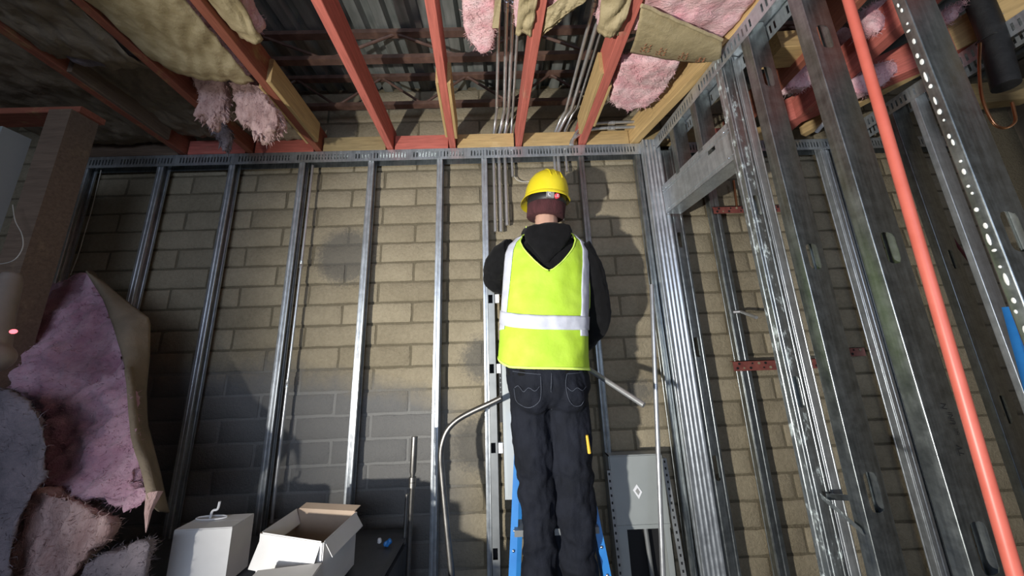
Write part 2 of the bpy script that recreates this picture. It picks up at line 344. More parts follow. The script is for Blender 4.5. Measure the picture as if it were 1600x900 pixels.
for sd in range(7):
    vs, fs = block_mesh(BL-.013, sd); mbv = MB().add(vs, fs); me = mbv.mesh('block'); finish(me, MT['block'], True, 50); variants.append((me, vs, fs))
J0 = atY(650, 307, YW); z_ref = J0.z; x_ref = J0.x
r0 = -int((z_ref-.06)/PITCH)-1; slots = []
for r in range(r0, r0+32):
    zc = z_ref+r*PITCH
    if zc-PITCH/2 < 0.0 or zc+PITCH/2 > ZC+1.73: continue
    off = 0 if r % 2 == 0 else BL/2
    for k in range(-9, 9):
        xc = x_ref+off+(k+.5)*BL
        if -3.3 < xc-BL/2 and xc+BL/2 < 3.25: slots.append((xc, zc))
def project(p):
    d = Vector(p)-Vector((0, 0, ZC)); c = d.dot(FW); return (800+F*d.dot(RT)/c, 450-F*d.dot(UP)/c) if c > .01 else (-9e3, 0)
def rank(s):
    x, y = project((s[0], YW, s[1]))
    hid = 0 if (-60 < x < 1660 and 120 < y < 930) else 900
    if x < 235 and y > 470: hid += 500
    if y < 135: hid += 500
    return hid+math.hypot((x-800)/1.15, (y-520))
slots.sort(key=rank); rest = MB()
for i, (xc, zc) in enumerate(slots):
    me, vs, fs = random.choice(variants); dy = random.uniform(-.002, .0025)
    if i < 300:
        o = bpy.data.objects.new('block', me); COL.objects.link(o); o.parent = wall
        o.location = Vector((xc, YW+dy, zc))-wall.location; o.rotation_euler = (0, random.uniform(-.004, .004), 0)
    else: rest.add([(v[0]+xc, v[1]+YW+dy, v[2]+zc) for v in vs], fs)
o = part('blocks_past_the_limit', rest, MT['block'], wall); o['kind'] = 'stuff'; o.name = 'block_field'
mb = MB(); mb.box((-3.5, -3.0, 0), (-3.3, 1.9, ZC+1.74)); struct('wall_left', mb, MT['kraftdark'], smooth=False)
mb = MB(); mb.box((3.3, -3.0, 0), (3.45, 1.9, ZC+1.74)); struct('wall_right', mb, MT['kraftdark'], smooth=False)
# ribbed metal deck
mb = MB(); ZD = ZC+1.72; prof = []; x = -3.4
while x < 3.4: prof += [(x, 0), (x+.055, 0), (x+.07, .038), (x+.105, .038), (x+.12, 0)]; x += .12
vs = []; fs = []
for (px_, pz) in prof: vs += [(px_, -3.0, ZD+pz), (px_, YW+.1, ZD+pz)]
for i in range(len(prof)-1): fs.append((2*i, 2*i+1, 2*i+3, 2*i+2))
mb.add(vs, fs); struct('ceiling', mb, MT['deck'], smooth=False, solid=.0015)

# ---------------------------------------------------------------- light gauge steel
def rnd_poly(pts, r, n=3):
    out = [Vector(pts[0])]
    for i in range(1, len(pts)-1):
        p = Vector(pts[i]); a = (Vector(pts[i-1])-p); b2 = (Vector(pts[i+1])-p)
        rr = min(r, a.length*.45, b2.length*.45); a = p+a.normalized()*rr; b2 = p+b2.normalized()*rr
        for k in range(n+1): t = k/n; out.append(a*(1-t)**2+p*2*t*(1-t)+b2*t*t)
    return out+[Vector(pts[-1])]
def sheet(mb, poly, t, z0, z1, tf):
    """open 2D polyline made into sheet metal of thickness t between z0 and z1"""
    P = [Vector(p) for p in poly]; n = len(P); inn = []
    for i in range(n):
        d = (P[min(i+1, n-1)]-P[max(i-1, 0)]).normalized(); inn.append(P[i]+Vector((-d.y, d.x))*t)
    vs = [tf(p, z) for z in (z0, z1) for p in P+inn]; m = 2*n; fs = []
    for i in range(n-1):
        fs += [(i, i+1, m+i+1, m+i), (n+i, m+n+i, m+n+i+1, n+i+1), (i, n+i, n+i+1, i+1), (m+i, m+i+1, m+n+i+1, m+n+i)]
    fs += [(0, m, m+n, n), (n-1, 2*n-1, m+2*n-1, m+n-1)]
    mb.add(vs, fs)
def stud_mesh(corner, u, v, wd, fl, z0, z1, holes=(), t=.0014, lip=.007, ribs=True, lean=None, hw=.034, beads=0):
    """C stud: the web runs from corner along u, the flanges along v; holes: list of (centre z, height)"""
    mb = MB(); u = Vector((u[0], u[1], 0)).normalized(); v = Vector((v[0], v[1], 0)).normalized(); c = Vector((corner[0], corner[1], 0))
    lean = lean or (0, 0)
    def tf(p, z): return c+u*p.x+v*p.y+Vector((lean[0]*(z-ZC), lean[1]*(z-ZC), z))
    hw = min(hw, wd*.5)
    g = .0022 if ribs else 0
    fgroove = [(0, fl*.62), (g, fl*.58), (g, fl*.44), (0, fl*.40)] if ribs else []
    left = [(lip, fl), (0, fl)]+fgroove+[(0, 0)]; right = [(wd, 0)]+[(wd-a, b2) for a, b2 in fgroove[::-1]]+[(wd, fl), (wd-lip, fl)]
    a0, b0 = wd/2-hw/2, wd/2+hw/2
    wl = [(a0*.45, 0), (a0*.52, g), (a0*.75, g), (a0*.82, 0)] if ribs else []
    wr = [(wd-a, b2) for a, b2 in wl[::-1]]
    if beads: wl = [(.008+(wd-.016)*i/(beads*6), .0021*(1-cos(2*pi*i/6))) for i in range(beads*6+1)]; wr = []
    full = rnd_poly(left+wl+wr+right, .0028)
    lp = rnd_poly(left+wl+[(a0, 0)], .0028); rp = rnd_poly([(b0, 0)]+wr+right, .0028)
    z = z0
    for (hz, hh) in sorted(holes):
        if hz-hh/2 <= z or hz+hh/2 >= z1: continue
        sheet(mb, full, t, z, hz-hh/2, tf); sheet(mb, lp, t, hz-hh/2, hz+hh/2, tf); sheet(mb, rp, t, hz-hh/2, hz+hh/2, tf)
        cr = min(.013, hw*.4)
        for (hx, sx) in ((a0, 1), (b0, -1)):
            for (hzz, sz) in ((hz-hh/2, 1), (hz+hh/2, -1)):
                q = [(hx, hzz), (hx+sx*cr, hzz), (hx+sx*cr*.3, hzz+sz*cr*.3), (hx, hzz+sz*cr)]
                A = [tf(Vector((a_, 0)), z_) for a_, z_ in q]; mb.prism(A, v*t)
        z = hz+hh/2
    sheet(mb, full, t, z, z1, tf); return mb
def screw(parent, p, nrm, r=.0035):
    nrm = Vector(nrm).normalized(); part('screw', MB().tube([Vector(p), Vector(p)+nrm*.0025], [r, r*.6], 8), MT['screw'], parent)
def stud(label, corner, u, v, wd, fl, z0, z1, m='galv', holes=(), screws=(), group=None, name='metal_stud', **kw):
    t = thing(name, label, 'stud', (corner[0], corner[1], z0), group)
    part('steel_channel', stud_mesh(corner, u, v, wd, fl, z0, z1, holes, **kw), MT[m], t)
    for p, n in screws: screw(t, p, n)
    return t
ZT0, ZT1 = ZC+1.157, ZC+1.228        # lower edge and top of the head tracks
FUR = .036
def furring(label, x, m='galv', w=.034, d=.045):
    return stud(label, (x, YS), (0, 1), (1, 0), d, w, 0.0, ZT1-.004, m, [], [(Vector((x+w/2, YS-.004, ZT0+.012)), (0, -1, 0))], t=.0013)
# web on the left, lips on the right; front flange towards the camera
furring('steel furring stud furthest left, beside the brown timber post', -2.455)
furring('narrow steel furring stud rising right behind the top of the leaning pink batt', -2.024)
furring('steel furring stud on the block wall above the left white carton', -1.610)
furring('steel furring stud with a thin conduit strapped along its right side', -1.202)
furring('steel furring stud on the block wall above the open white carton', -.798)
furring('bright steel furring stud just left of the bent conduit', -.394)
furring('steel furring stud directly left of the worker, beside the slotted strut', -.132)
furring('steel furring stud right behind the right shoulder of the worker', .4455, 'galv_shaded')
furring('narrow furring stud at left edge of the wide bright corner stud', .787, 'galv_shaded', .032)
furring('dark furring stud carrying the rust red brackets, seen through the framed opening', 1.184, 'galv_shaded', .05)
furring('pale double edged furring stud on the wall behind the orange pipe partition', 1.918, 'galv', .04)
furring('grey furring stud next to the pale one at the second partition', 1.966, 'galv_shaded', .04)
# corner: wide bright web and the punched one next to it
stud('wide bright ribbed corner stud where the partition meets the block wall', (.817, 1.603), (1, 0), (0, 1), .100, .04, 0, ZT1-.004, 'galv', beads=4,
     screws=[((.835, 1.60, ZT0+.018), (0, -1, 0)), ((.88, 1.60, ZT0+.02), (0, -1, 0))])
stud('dark punched stud beside the bright corner stud', (.920, 1.617), (1, 0), (0, 1), .072, .04, 0, ZT1-.07, 'galv_shaded',
     [(ZC+.60, .09), (ZC+.02, .10), (ZC-.54, .11)], hw=.024)
pu = Vector((1, PXS, 0)).normalized(); pv = Vector((-PXS, 1, 0)).normalized()
def pstud(label, Y, wd, z0, z1, m='galv', holes=(), fl=.036, dx=0, lean=None, screws=(), ribs=False, **kw):
    return stud(label, (PX(Y)+dx, Y), pu, pv, wd, fl, z0, z1, m, holes, screws, lean=lean, ribs=ribs, **kw)
def zP(px, py, Y): return atY(px, py, Y).z
pstud('short cripple stud above the opening header, nearest the corner', 1.43, .075, ZC+.90, ZT1-.004, 'galv_shaded')
pstud('short cripple stud above the opening header, second from the corner', 1.255, .078, ZC+.90, ZT1-.004, 'galv_shaded')
pstud('chalk scuffed steel jamb stud at the right of the framed opening', 1.081, .055, 0, ZT1-.004, 'galv_chalk', [(zP(1191, 320, 1.081), .085), (zP(1253, 612, 1.081), .10)], hw=.022, ribs=True)
pstud('plain jamb stud screwed to the chalk scuffed one, behind the first punched stud', 1.088, .042, 0, ZT1-.004, 'galv', dx=.062, fl=.03, ribs=True)
pstud('first wide punched stud right of the opening, bare web with scuffs', .942, .080, 0, ZT1-.004, 'galv_shaded', [(zP(1209, 118, .942), .085), (zP(1274, 400, .942), .085), (zP(1364, 770, .942), .10)], hw=.041)
mk = pstud('wide punched stud left of the orange pipe with handwriting on its web', .759, .088, 0, ZT1-.004, 'galv_shaded', [(zP(1296, 55, .759), .085), (zP(1396, 386, .759), .085), (zP(1544, 858, .759), .10)], hw=.041)
mm_ = pstud('big foreground punched stud at far right with a row of white dabs', .571, .085, 0, ZT1-.004, 'galv_shaded', [(zP(1590, 360, .571), .085)], hw=.041, fl=.020)
for i in range(34):                                     # white dabs on the flange of the nearest stud
    zz = ZC+.86-i*.030+random.uniform(-.009, .009); Yd = .571+.011+random.uniform(-.002, .002)
    c = Vector((PX(Yd)-.0015, Yd, zz)); part('white_dab', MB().ball(c, (.0011, .0020+random.random()*.0018, .003+random.random()**2*.011), 7, 5), MT['dab'], mm_)
# second partition further right
XP2 = 2.0
def p2(label, Y, wd, z1, m, holes=(), fl=.034): return stud(label, (XP2, Y), (1, 0), (0, 1), wd, fl, 0, z1, m, holes, hw=.03, ribs=False)
p2('dark punched stud of the further partition with a bright left edge', 1.36, .085, ZT1-.004, 'galv_shaded', [(zP(1487, 405, 1.36), .09), (zP(1562, 640, 1.36), .11)], .03)
p2('further partition stud showing as a thin bright bar right of the red cable', 1.268, .06, ZT1-.004, 'galv', (), .022)
p2('scuffed grey stud in the top right corner of the view', .88, .085, ZT1-.004, 'galv_chalk')
# header of the opening
t = thing('opening_header', 'steel box header spanning the framed opening between corner and jamb', 'header', (PX(1.35), 1.35, ZC+.76))
mb = MB(); y0, y1 = 1.108, 1.598; z0, z1 = ZC+.745, ZC+.915
def hp(Y, dx, z): return Vector((PX(Y)+dx, Y, z))
for (za, zb) in ((z0, z0+.012), (z0+.012, z0+.105), (z0+.105, z0+.125), (z0+.125, z1)):
    segs = [(y0, y1)] if not (za > z0+.10 and zb < z0+.13) else [(y0, 1.19), (1.235, y1)]
    for (ya, yb) in segs: mb.prism([hp(ya, 0, za), hp(yb, 0, za), hp(yb, 0, zb), hp(ya, 0, zb)], (.0016, 0, 0))
for zz, dz in ((z0, .0016), (z1-.0016, .0016)): mb.prism([hp(y0, 0, zz), hp(y1, 0, zz), hp(y1, .085, zz), hp(y0, .085, zz)], (0, 0, dz))
for zz in (z1-.045, z1-.03, z0+.02): mb.prism([hp(y0, -.002, zz), hp(y1, -.002, zz), hp(y1, -.002, zz+.004), hp(y0, -.002, zz+.004)], (.002, 0, 0))
part('steel_channel', mb, MT['galv'], t)
for Y in (1.13, 1.56):
    for dz in (.02, .14): screw(t, hp(Y, -.003, z0+dz), (-1, 0, 0))
# slotted head tracks
def track(label, a, b, nrm, width, group=None):
    """U track from a to b (plan), slotted legs; nrm points from the near leg to the far leg"""
    a = Vector((*a, 0)); b = Vector((*b, 0)); L = (b-a).length; d = (b-a)/L; n = Vector((*nrm, 0)).normalized()
    t = thing('slotted_track', label, 'track', ((a+b)/2)+Vector((0, 0, ZT0)), group)
    T = .0014
    part('track_web', MB().obox((a+b)/2+n*width/2+Vector((0, 0, ZT1-T/2)), d*L/2, n*width/2, Vector((0, 0, T/2))), MT['galv'], t, smooth=False)
    for off in (0, width):
        mb = MB(); o0 = a+n*off; solid = off and width < .06
        def bx(s0, s1, z0, z1): mb.obox(o0+d*(s0+s1)/2+Vector((0, 0, (z0+z1)/2)), d*(s1-s0)/2, n*T/2, Vector((0, 0, (z1-z0)/2)))
        bx(0, L, ZT0, ZT0+.017); bx(0, L, ZT0+.052, ZT1)
        s = 0; k = 0
        if solid: bx(0, L, ZT0+.017, ZT0+.052); s = L
        while s < L:
            e = min(L, s+(.0105 if k % 17 else .045)); bx(s, e, ZT0+.017, ZT0+.052); s = e+.0075; k += 1
        part('rear_leg' if solid else 'slotted_leg', mb, MT['galv_shaded' if solid else 'galv'], t, smooth=False)  # rear leg solid and darkened so the slots in front read as shade
    return t
track('slotted steel head track along the top of the block wall', (-2.62, 1.645), (.86, 1.645), (0, 1), .052)
track('slotted steel head track on the wall beyond the partition', (1.02, 1.645), (2.9, 1.645), (0, 1), .052)
track('slotted head track of the partition, running from corner towards the camera', (PX(1.60), 1.60), (PX(.30), .30), (1, PXS), .100)
track('slotted head track of the further partition, high at right', (XP2, 1.60), (XP2, .5), (1, 0), .092)

# ---------------------------------------------------------------- lumber overhead
ZJ = 1.235                              # underside of the joists above the camera
def lumber(name, label, cat, a, b, wid, hgt, m, group=None, cleats=(), parent=None):
    """board whose underside centre line runs from a to b; the mesh has its length along X"""
    a = Vector(a); b = Vector(b); L = (b-a).length; d = (b-a)/L; up = Vector((0, 0, 1))
    s = up.cross(d); R = Matrix((d, s, up)).transposed()
    def mk(x0, x1, y0, y1, z0, z1):
        c = .0025; mb = MB(); sec = [(y0+c, z0), (y1-c, z0), (y1, z0+c), (y1, z1-c), (y1-c, z1), (y0+c, z1), (y0, z1-c), (y0, z0+c)]
        mb.loft([[Vector((x, yy, zz)) for yy, zz in sec] for x in (x0, x1)]); return mb
    me = mk(0, L, -wid/2, wid/2, 0, hgt).mesh(name); finish(me, m, False)
    o = link(name, me, None, a, R); o.location = a; tag(o, label, cat, group)
    for (y0, y1, side, th, h0, h1, mm) in cleats:       # scabs nailed to a side, between two depths
        x0 = (y0-a.y)/d.y; x1 = (y1-a.y)/d.y; ya, yb = (wid/2, wid/2+th) if side < 0 else (-wid/2-th, -wid/2)
        me = mk(x0, x1, ya, yb, h0, h1).mesh('cleat'); finish(me, MT[mm], False); c = link('cleat', me, o); tag(c, 'raw wood cleat')
    return o
def joist(label, p_near, p_far, m, wid=.038, Yn=.05, Ye=1.690, dx=.5, cleats=(), h=.14):
    A = atZ(*p_near, ZJ); B = atZ(*p_far, ZJ); d = (B-A)/(B.y-A.y)
    off = Vector((wid*dx, 0, 0)); a = A+d*(Yn-A.y)+off; b = B+d*(Ye-B.y)+off
    lumber('ceiling_joist', label, 'joist', a, b, wid, h, MT[m], 'timber joists overhead', cleats); return a, b
JL = {}
JL[-2] = joist('reddish brown ceiling joist furthest left, above the red horizontal plate', (0, 52), (231, 208), 'redbrown', cleats=[(1.10, 1.52, 1, .02, 0, .12, 'brown')])
JL[-1] = joist('reddish brown ceiling joist between the dark batt and the large tan batt at upper left', (110, 0), (306, 170), 'redbrown')
JL[0] = joist('orange brown ceiling joist right of the big tan batt, with long raw cleat', (300, 6), (488, 231), 'redbrown', cleats=[(1.17, 1.57, 1, .02, .0, .125, 'raw'), (1.2, 1.58, -1, .012, -.004, .03, 'raw')])
JL[1] = joist('bright red ceiling joist without cleats, third left of the conduits', (485, 0), (602, 228), 'red')
JL[2] = joist('red ceiling joist with raw cleats on both sides near the wall', (663, 0), (701, 222), 'red', cleats=[(1.20, 1.56, -1, .014, 0, .12, 'raw'), (1.20, 1.57, 1, .016, 0, .12, 'raw')])
JL[3] = joist('red ceiling joist between the two conduit bundles', (840, 0), (806.5, 225), 'red', wid=.036)
JL[4] = joist('red ceiling joist left of the printed batt with a broad raw cleat', (986, 0), (905, 222), 'red', wid=.046, cleats=[(1.17, 1.56, -1, .018, 0, .12, 'raw'), (1.24, 1.5, 1, .014, 0, .12, 'raw')])
JL[5] = joist('raw yellow joist along the left of the partition track', (1168, 29), (1000, 208), 'raw_red', wid=.05)
JL[6] = joist('weathered red joist behind the first wide punched stud', (1285, 60), (1160, 195), 'redbrown', wid=.038, Ye=1.66)
JL[7] = joist('red joist at upper right crossing behind the orange pipe', (1408, 37), (1327, 110), 'red', wid=.06, Ye=1.62)
JL[8] = joist('raw wood joist at far right behind the pipe, under a pink batt', (1428, 115), (1345, 160), 'raw', wid=.05, Ye=1.62)
JL[9] = joist('red joist at the right edge, beside the black hose', (1590, 40), (1500, 78), 'red', wid=.07, Ye=1.55)
def jx(i, Y):
    a, b = JL[i]; return a.x+(b.x-a.x)*(Y-a.y)/(b.y-a.y)
def blocking(label, x0, x1, Y, m, z=ZJ, h=.092, th=.036):
    lumber('blocking_board', label, 'board', (x0, Y, ZC+z), (x1, Y, ZC+z), th, h, MT[m], 'blocking boards along the top of the wall')
YB = 1.668
cols = [(-3, -2, 'brown', 'dark blocking board at the far left end of the wall top'), (-2, -1, 'red', 'dull red blocking board left of the torn hanging insulation'), (-1, 0, 'red', 'red blocking board under the torn hanging insulation'),
        (0, 1, 'oldraw', 'weathered raw blocking board between the orange brown and bright red joists'), (1, 2, 'red', 'red blocking board left of the joist with two cleats'),
        (2, 3, 'raw', 'raw blocking board behind the left conduit bundle'), (3, 4, 'raw', 'raw blocking board behind the right conduit bundle'), (4, 5, 'raw', 'raw blocking board below the horizontal conduits'),
        (5, 6, 'oldraw', 'blocking board at the wall behind the partition track'), (6, 8, 'raw_red', 'long blocking board at the wall behind the punched studs')]
for a, b2, m, lb in cols:
    xa = -2.75 if a == -3 else jx(a, YB)+.028; xb = jx(b2, YB)-.028
    blocking(lb, xa, xb, YB, m)
# short boards at the right
lumber('blocking_board', 'end grain blocking with red paint beside the top of the first punched stud', 'board', atY(1205, 92, 1.13), atY(1262, 84, 1.13), .11, .085, MT['raw_red'])
lumber('blocking_board', 'reddish blocking between the joists behind the cripple studs', 'board', atY(1108, 220, 1.55), atY(1150, 214, 1.55), .05, .06, MT['red'])
lumber('blocking_board', 'raw blocking board at right, behind the copper loop', 'board', atY(1500, 170, 1.15), atY(1600, 150, 1.15), .05, .10, MT['oldraw'])
# steel joists between deck and timber
def truss(label, Y, x0, x1, nd, z0, z1):
    t = thing('steel_truss', label, 'truss', ((x0+x1)/2, Y, z0))
    for nm, z in (('bottom_chord', z0), ('top_chord', z1)):
        mb = MB(); mb.box((x0, Y-.017, z), (x1, Y+.017, z+.004)); mb.box((x0, Y-.017, z+.004), (x1, Y-.013, z+.024)); mb.box((x0, Y+.013, z+.004), (x1, Y+.017, z+.024))
        part(nm, mb, MT['steelred'], t, smooth=False)
    n = nd; dx = (x1-x0)/n
    for i in range(n):
        xa = x0+i*dx; up_ = i % 2 == 0
        part('web_rod', MB().tube([(xa, Y, z0+.015 if up_ else z1+.01), (xa+dx, Y, z1+.01 if up_ else z0+.015)], .0075, 8), MT['steelred'], t)
truss('rust red open web steel joist crossing nearer the camera', 1.335, -1.6, 1.9, 10, ZC+1.520, ZC+1.685)
truss('rust red open web steel joist close to the block wall', 1.600, -1.5, .56, 8, ZC+1.485, ZC+1.685)

# ---------------------------------------------------------------- left timber: post, plate, panel
P0 = atY(101, 205, 1.22); 
mb = MB(); x1p = P0.x; mb.box((x1p-.10, 1.22, 0), (x1p, 1.315, ZC+1.162)); solo('timber_post', mb, MT['brown'], 'dark brown square timber post at far left under the red plate', 'post', smooth=False)
a = atY(-60, 176, 1.26); b2 = atY(140, 166, 1.26)
lumber('top_plate', 'red horizontal timber plate on top of the brown post', 'board', (a.x, 1.28, ZC+1.162), (b2.x, 1.28, ZC+1.162), .09, .030, MT['redbrown'])
t = thing('junction_box', 'grey metal junction box at the left edge behind the post', 'box', (P0.x-.3, 1.2, ZC+.3))
mb = MB(); mb.box((P0.x-.48, 1.13, ZC+.38), (P0.x-.115, 1.21, ZC+1.00)); part('enclosure', mb, MT['panel'], t, smooth=False)
mb = MB(); mb.box((P0.x-.46, 1.122, ZC+.40), (P0.x-.135, 1.130, ZC+.98)); part('cover', mb, MT['panel'], t, smooth=False)
for zz in (.44, .94): part('screw', MB().tube([(P0.x-.15, 1.121, ZC+zz), (P0.x-.15, 1.117, ZC+zz)], .008, 10), MT['screw'], t)
pts = [atY(20, 320, 1.19), atY(24, 345, 1.18), atY(34, 365, 1.17), atY(36, 385, 1.16), atY(26, 403, 1.15), atY(10, 411, 1.15), atY(-12, 412, 1.16), atY(-30, 405, 1.17)]
def smooth_path(pts, n=6):
    P = [Vector(p) for p in pts]; out = []
    for i in range(len(P)-1):
        p0, p1, p2_, p3 = P[max(i-1, 0)], P[i], P[i+1], P[min(i+2, len(P)-1)]
        for k in range(n):
            t = k/n; out.append(.5*((2*p1)+(p2_-p0)*t+(2*p0-5*p1+4*p2_-p3)*t*t+(3*p1-p0-3*p2_+p3)*t**3))
    return out+[P[-1]]
solo('loose_wire', MB().tube(smooth_path(pts), .0016, 6), MT['wire'], 'thin pale wire looping down beside the brown post', 'wire')
t = thing('cordless_tool', 'taupe cordless tool with red light at the left edge', 'tool', atY(5, 520, 1.0))
part('body', fuse(MB().tube([atY(-28, 560, 1.0), atY(-4, 500, 1.02), atY(15, 440, 1.05), atY(20, 425, 1.05)], [.05, .034, .028, .020], 12).ball(atY(-20, 560, 1.0), (.06, .05, .05)), .008, 3), MT['brownplastic'], t)
part('status_light', MB().ball(atY(21, 518, .975), (.010, .006, .007)), MT['led'], t)

# ---------------------------------------------------------------- insulation
def fuzz_disp(amp, sc=9, fine=.3):
    def f(p, n): return n*(amp*fbm(p, sc, 4)+amp*fine*fbm((p.x*1.6, p.y*1.6, p.z*.7), sc*5, 2))
    return f
def fibers(parent, mb, n, ln=(.008, .024), m='pink', w=.0009, down=.0, seed=1):
    rnd = random.Random(seed); out = MB()
    for _ in range(n):
        f_ = mb.f[rnd.randrange(len(mb.f))]; a, b2, c = (mb.v[f_[0]], mb.v[f_[1]], mb.v[f_[2]]); p = (a+b2+c)/3; nn = (b2-a).cross(c-a)
        if nn.length < 1e-9: continue
        d = (nn.normalized()*.8+Vector((rnd.uniform(-1, 1), rnd.uniform(-1, 1), rnd.uniform(-1, 1)-down))).normalized(); L = rnd.uniform(*ln)
        sd = d.cross(Vector((rnd.uniform(-1, 1), rnd.uniform(-1, 1), rnd.uniform(-1, 1)))).normalized()*w
        e = Vector((rnd.uniform(-1, 1), rnd.uniform(-1, 1), rnd.uniform(-1, 1)-down*2))*L*.5
        q = p+d*L*.6; r = p+d*L+e
        out.add([p-sd, p+sd, q+sd*.8, q-sd*.8, r], [(0, 1, 2, 3), (3, 2, 4)])
    return tag(part('loose_fibers', out, MT[m], parent, smooth=False), kind='stuff')
def slab(pts, ext, voxel=.012, amp=.018, sc=9, sm=2):
    return fuse(MB().prism(pts, ext), voxel, sm, fuzz_disp(amp, sc))
def bay_batt(label, xl, xr, Y0, Y1, z, th, pink=True, kraft=True, sag=.02, mk='kraft', mp='pink', skew=0, group='insulation batts between the joists', kz=0, kY=None, end=None):
    """a batt lying between two joists; xl, xr are functions of depth; paper side down"""
    t = thing('insulation_batt', label, 'insulation', ((xl(Y1)+xr(Y1))/2, Y1, ZC+z), group)
    def body(u, v, top):
        Y = Y0+(Y1+skew*(u-.5)-Y0)*v; x = xl(Y)+(xr(Y)-xl(Y))*u
        bulge = sin(pi*u)**.6; lift = .0
        zz = z-sag*bulge+.012*fbm((x, Y, 3.1), 7)
        return Vector((x, Y+.012*fbm((x*3, Y, 1.7), 6)*(v > .9), ZC+zz+(th*(.55+.45*bulge) if top else 0)))
    if pink:
        nu, nv = 14, 22; mb = MB(); lo = [[body(i/nu, j/nv, 0) for i in range(nu+1)] for j in range(nv+1)]; hi = [[body(i/nu, j/nv, 1) for i in range(nu+1)] for j in range(nv+1)]
        rings = [lo[j]+hi[j][::-1] for j in range(nv+1)]; mb.loft(rings)
        bd = fuse(mb, .014, 1, fuzz_disp(.016, 11)); part('fiberglass', bd, MT[mp], t, ang=180); fibers(t, bd, 900, m=mp)
    if kraft:
        ka, kb = kY or (0, 1.0)
        def kf(u, v):
            vv = ka+(kb-ka)*v; p = body(u, min(vv, 1), 0); wr = .008*fbm((p.x*2+p.y, p.y*1.2, .3), 9)+.013*abs(sin((p.x*3.2+p.y*2.1)*13+4*fbm((p.x, p.y, 0), 4)))*(.25+.75*v**2)*(.4+.6*u)+.007*abs(fbm((p.x*1.5+p.y*.8, p.y*2.5-p.x, 0), 24, 3))*(.3+.7*u)
            p = p+Vector((0, 0, -.021-kz-wr))
            if vv > .97: p = p+Vector((0, .004, .012))
            return p
        k = part('kraft_facing', MB().grid(kf, 48, 80), MT[mk], t, ang=180, solid=.0012); tag(k, 'tan kraft paper facing')
    return t
f = lambda i, o=0: (lambda Y: jx(i, Y)+o)
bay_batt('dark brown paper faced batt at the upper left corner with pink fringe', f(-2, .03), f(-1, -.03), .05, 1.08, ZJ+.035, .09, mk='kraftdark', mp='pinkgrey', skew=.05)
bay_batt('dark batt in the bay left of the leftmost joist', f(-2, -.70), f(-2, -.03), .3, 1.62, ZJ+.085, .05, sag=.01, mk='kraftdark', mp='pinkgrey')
bay_batt('large tan paper faced batt sagging between two brown joists at upper left', f(-1, .03), f(0, -.025), .05, 1.13, ZJ+.022, .10, sag=.030, skew=.06)
bay_batt('narrow tan batt edge right of the orange brown joist', f(0, .025), lambda Y: jx(0, Y)+.15-.05*max(0, Y-.8)*3, .05, 1.00, ZJ+.05, .10, sag=.02)
bay_batt('deep dark batt far back in the left bay', f(-2, .03), f(-1, -.03), 1.06, 1.60, ZJ+.10, .05, mk='kraftdark', pink=False, sag=.01)
bay_batt('dark batt behind the torn insulation, next to the wall', f(-1, .03), f(0, -.04), 1.25, 1.62, ZJ+.09, .06, mk='kraftdark', pink=False, sag=.01)
# pink end hanging next to the conduits
c0 = [atZ(728, -30, 1.33), atZ(724, 0, 1.33), atZ(726, 50, 1.31), atZ(735, 72, 1.30), atZ(752, 86, 1.29), atZ(772, 80, 1.30), atZ(775, 45, 1.31), atZ(772, -30, 1.33)]
t = thing('insulation_batt', 'pink batt end hanging left of the conduit bundle', 'insulation', c0[3], 'insulation batts between the joists')
bd = slab(c0, (0, .0, .07), .011, .014); part('fiberglass', bd, MT['pink'], t, ang=180); fibers(t, bd, 700)
k = part('kraft_facing', MB().prism([atZ(776, -20, 1.30), atZ(785, -20, 1.30), atZ(779, 44, 1.29), atZ(769, 44, 1.30)], (0, .01, .06)), MT['kraft'], t, smooth=False)
# folded batts either side of the red joist between the bundles
bay_batt('tan folded batt left of the red joist between the bundles', lambda Y: jx(3, Y)-.085, f(3, -.02), .10, .985, ZJ+.02, .12, sag=.012)
bay_batt('tan and pink batt right of the red joist between the bundles', f(3, .022), lambda Y: jx(3, Y)+.20-.13*max(0, (Y-.80)/.2), .10, .965, ZJ+.035, .10, sag=.01, skew=-.12, kY=(.86, 1))
bay_batt('tan paper batt left of the red joist with broad cleat', lambda Y: jx(4, Y)-.135+.03*max(0, (Y-.85)/.15), f(4, -.024), .10, .985, ZJ+.025, .11, sag=.02)
# big printed batt
tb = bay_batt('big pink batt with a printed tan paper flap, left of the partition track', f(4, .03), f(5, -.03), .10, 1.03, ZJ+.022, .11, sag=.016, skew=.06, kraft=False)
kc = [atZ(1002, 8, ZJ-.040), atZ(1128, 62, ZJ-.040), atZ(1122, 99, ZJ+.010), atZ(984, 82, ZJ+.010)]
def kflap(u, v):
    p = (kc[0].lerp(kc[1], u)).lerp(kc[3].lerp(kc[2], u), v); p = p+Vector((0, 0, -.022*sin(pi*v)-.012*sin(pi*u)*v))
    return p+Vector((0, 0, 1))*(.004*fbm((p.x*2, p.y, 0), 12)+.004*sin(60*v+8*u+4*fbm(p, 9))*(1-v)*(1-u))
kfl = tag(part('kraft_facing', MB().grid(kflap, 30, 16), MT['kraft'], tb, ang=180, solid=.002), 'tan kraft paper flap with red print')
part('paper_edge', MB().tube([kflap(i/20, 0)+Vector((0, 0, -.002)) for i in range(21)], .0065, 8), MT['kraft'], kfl)
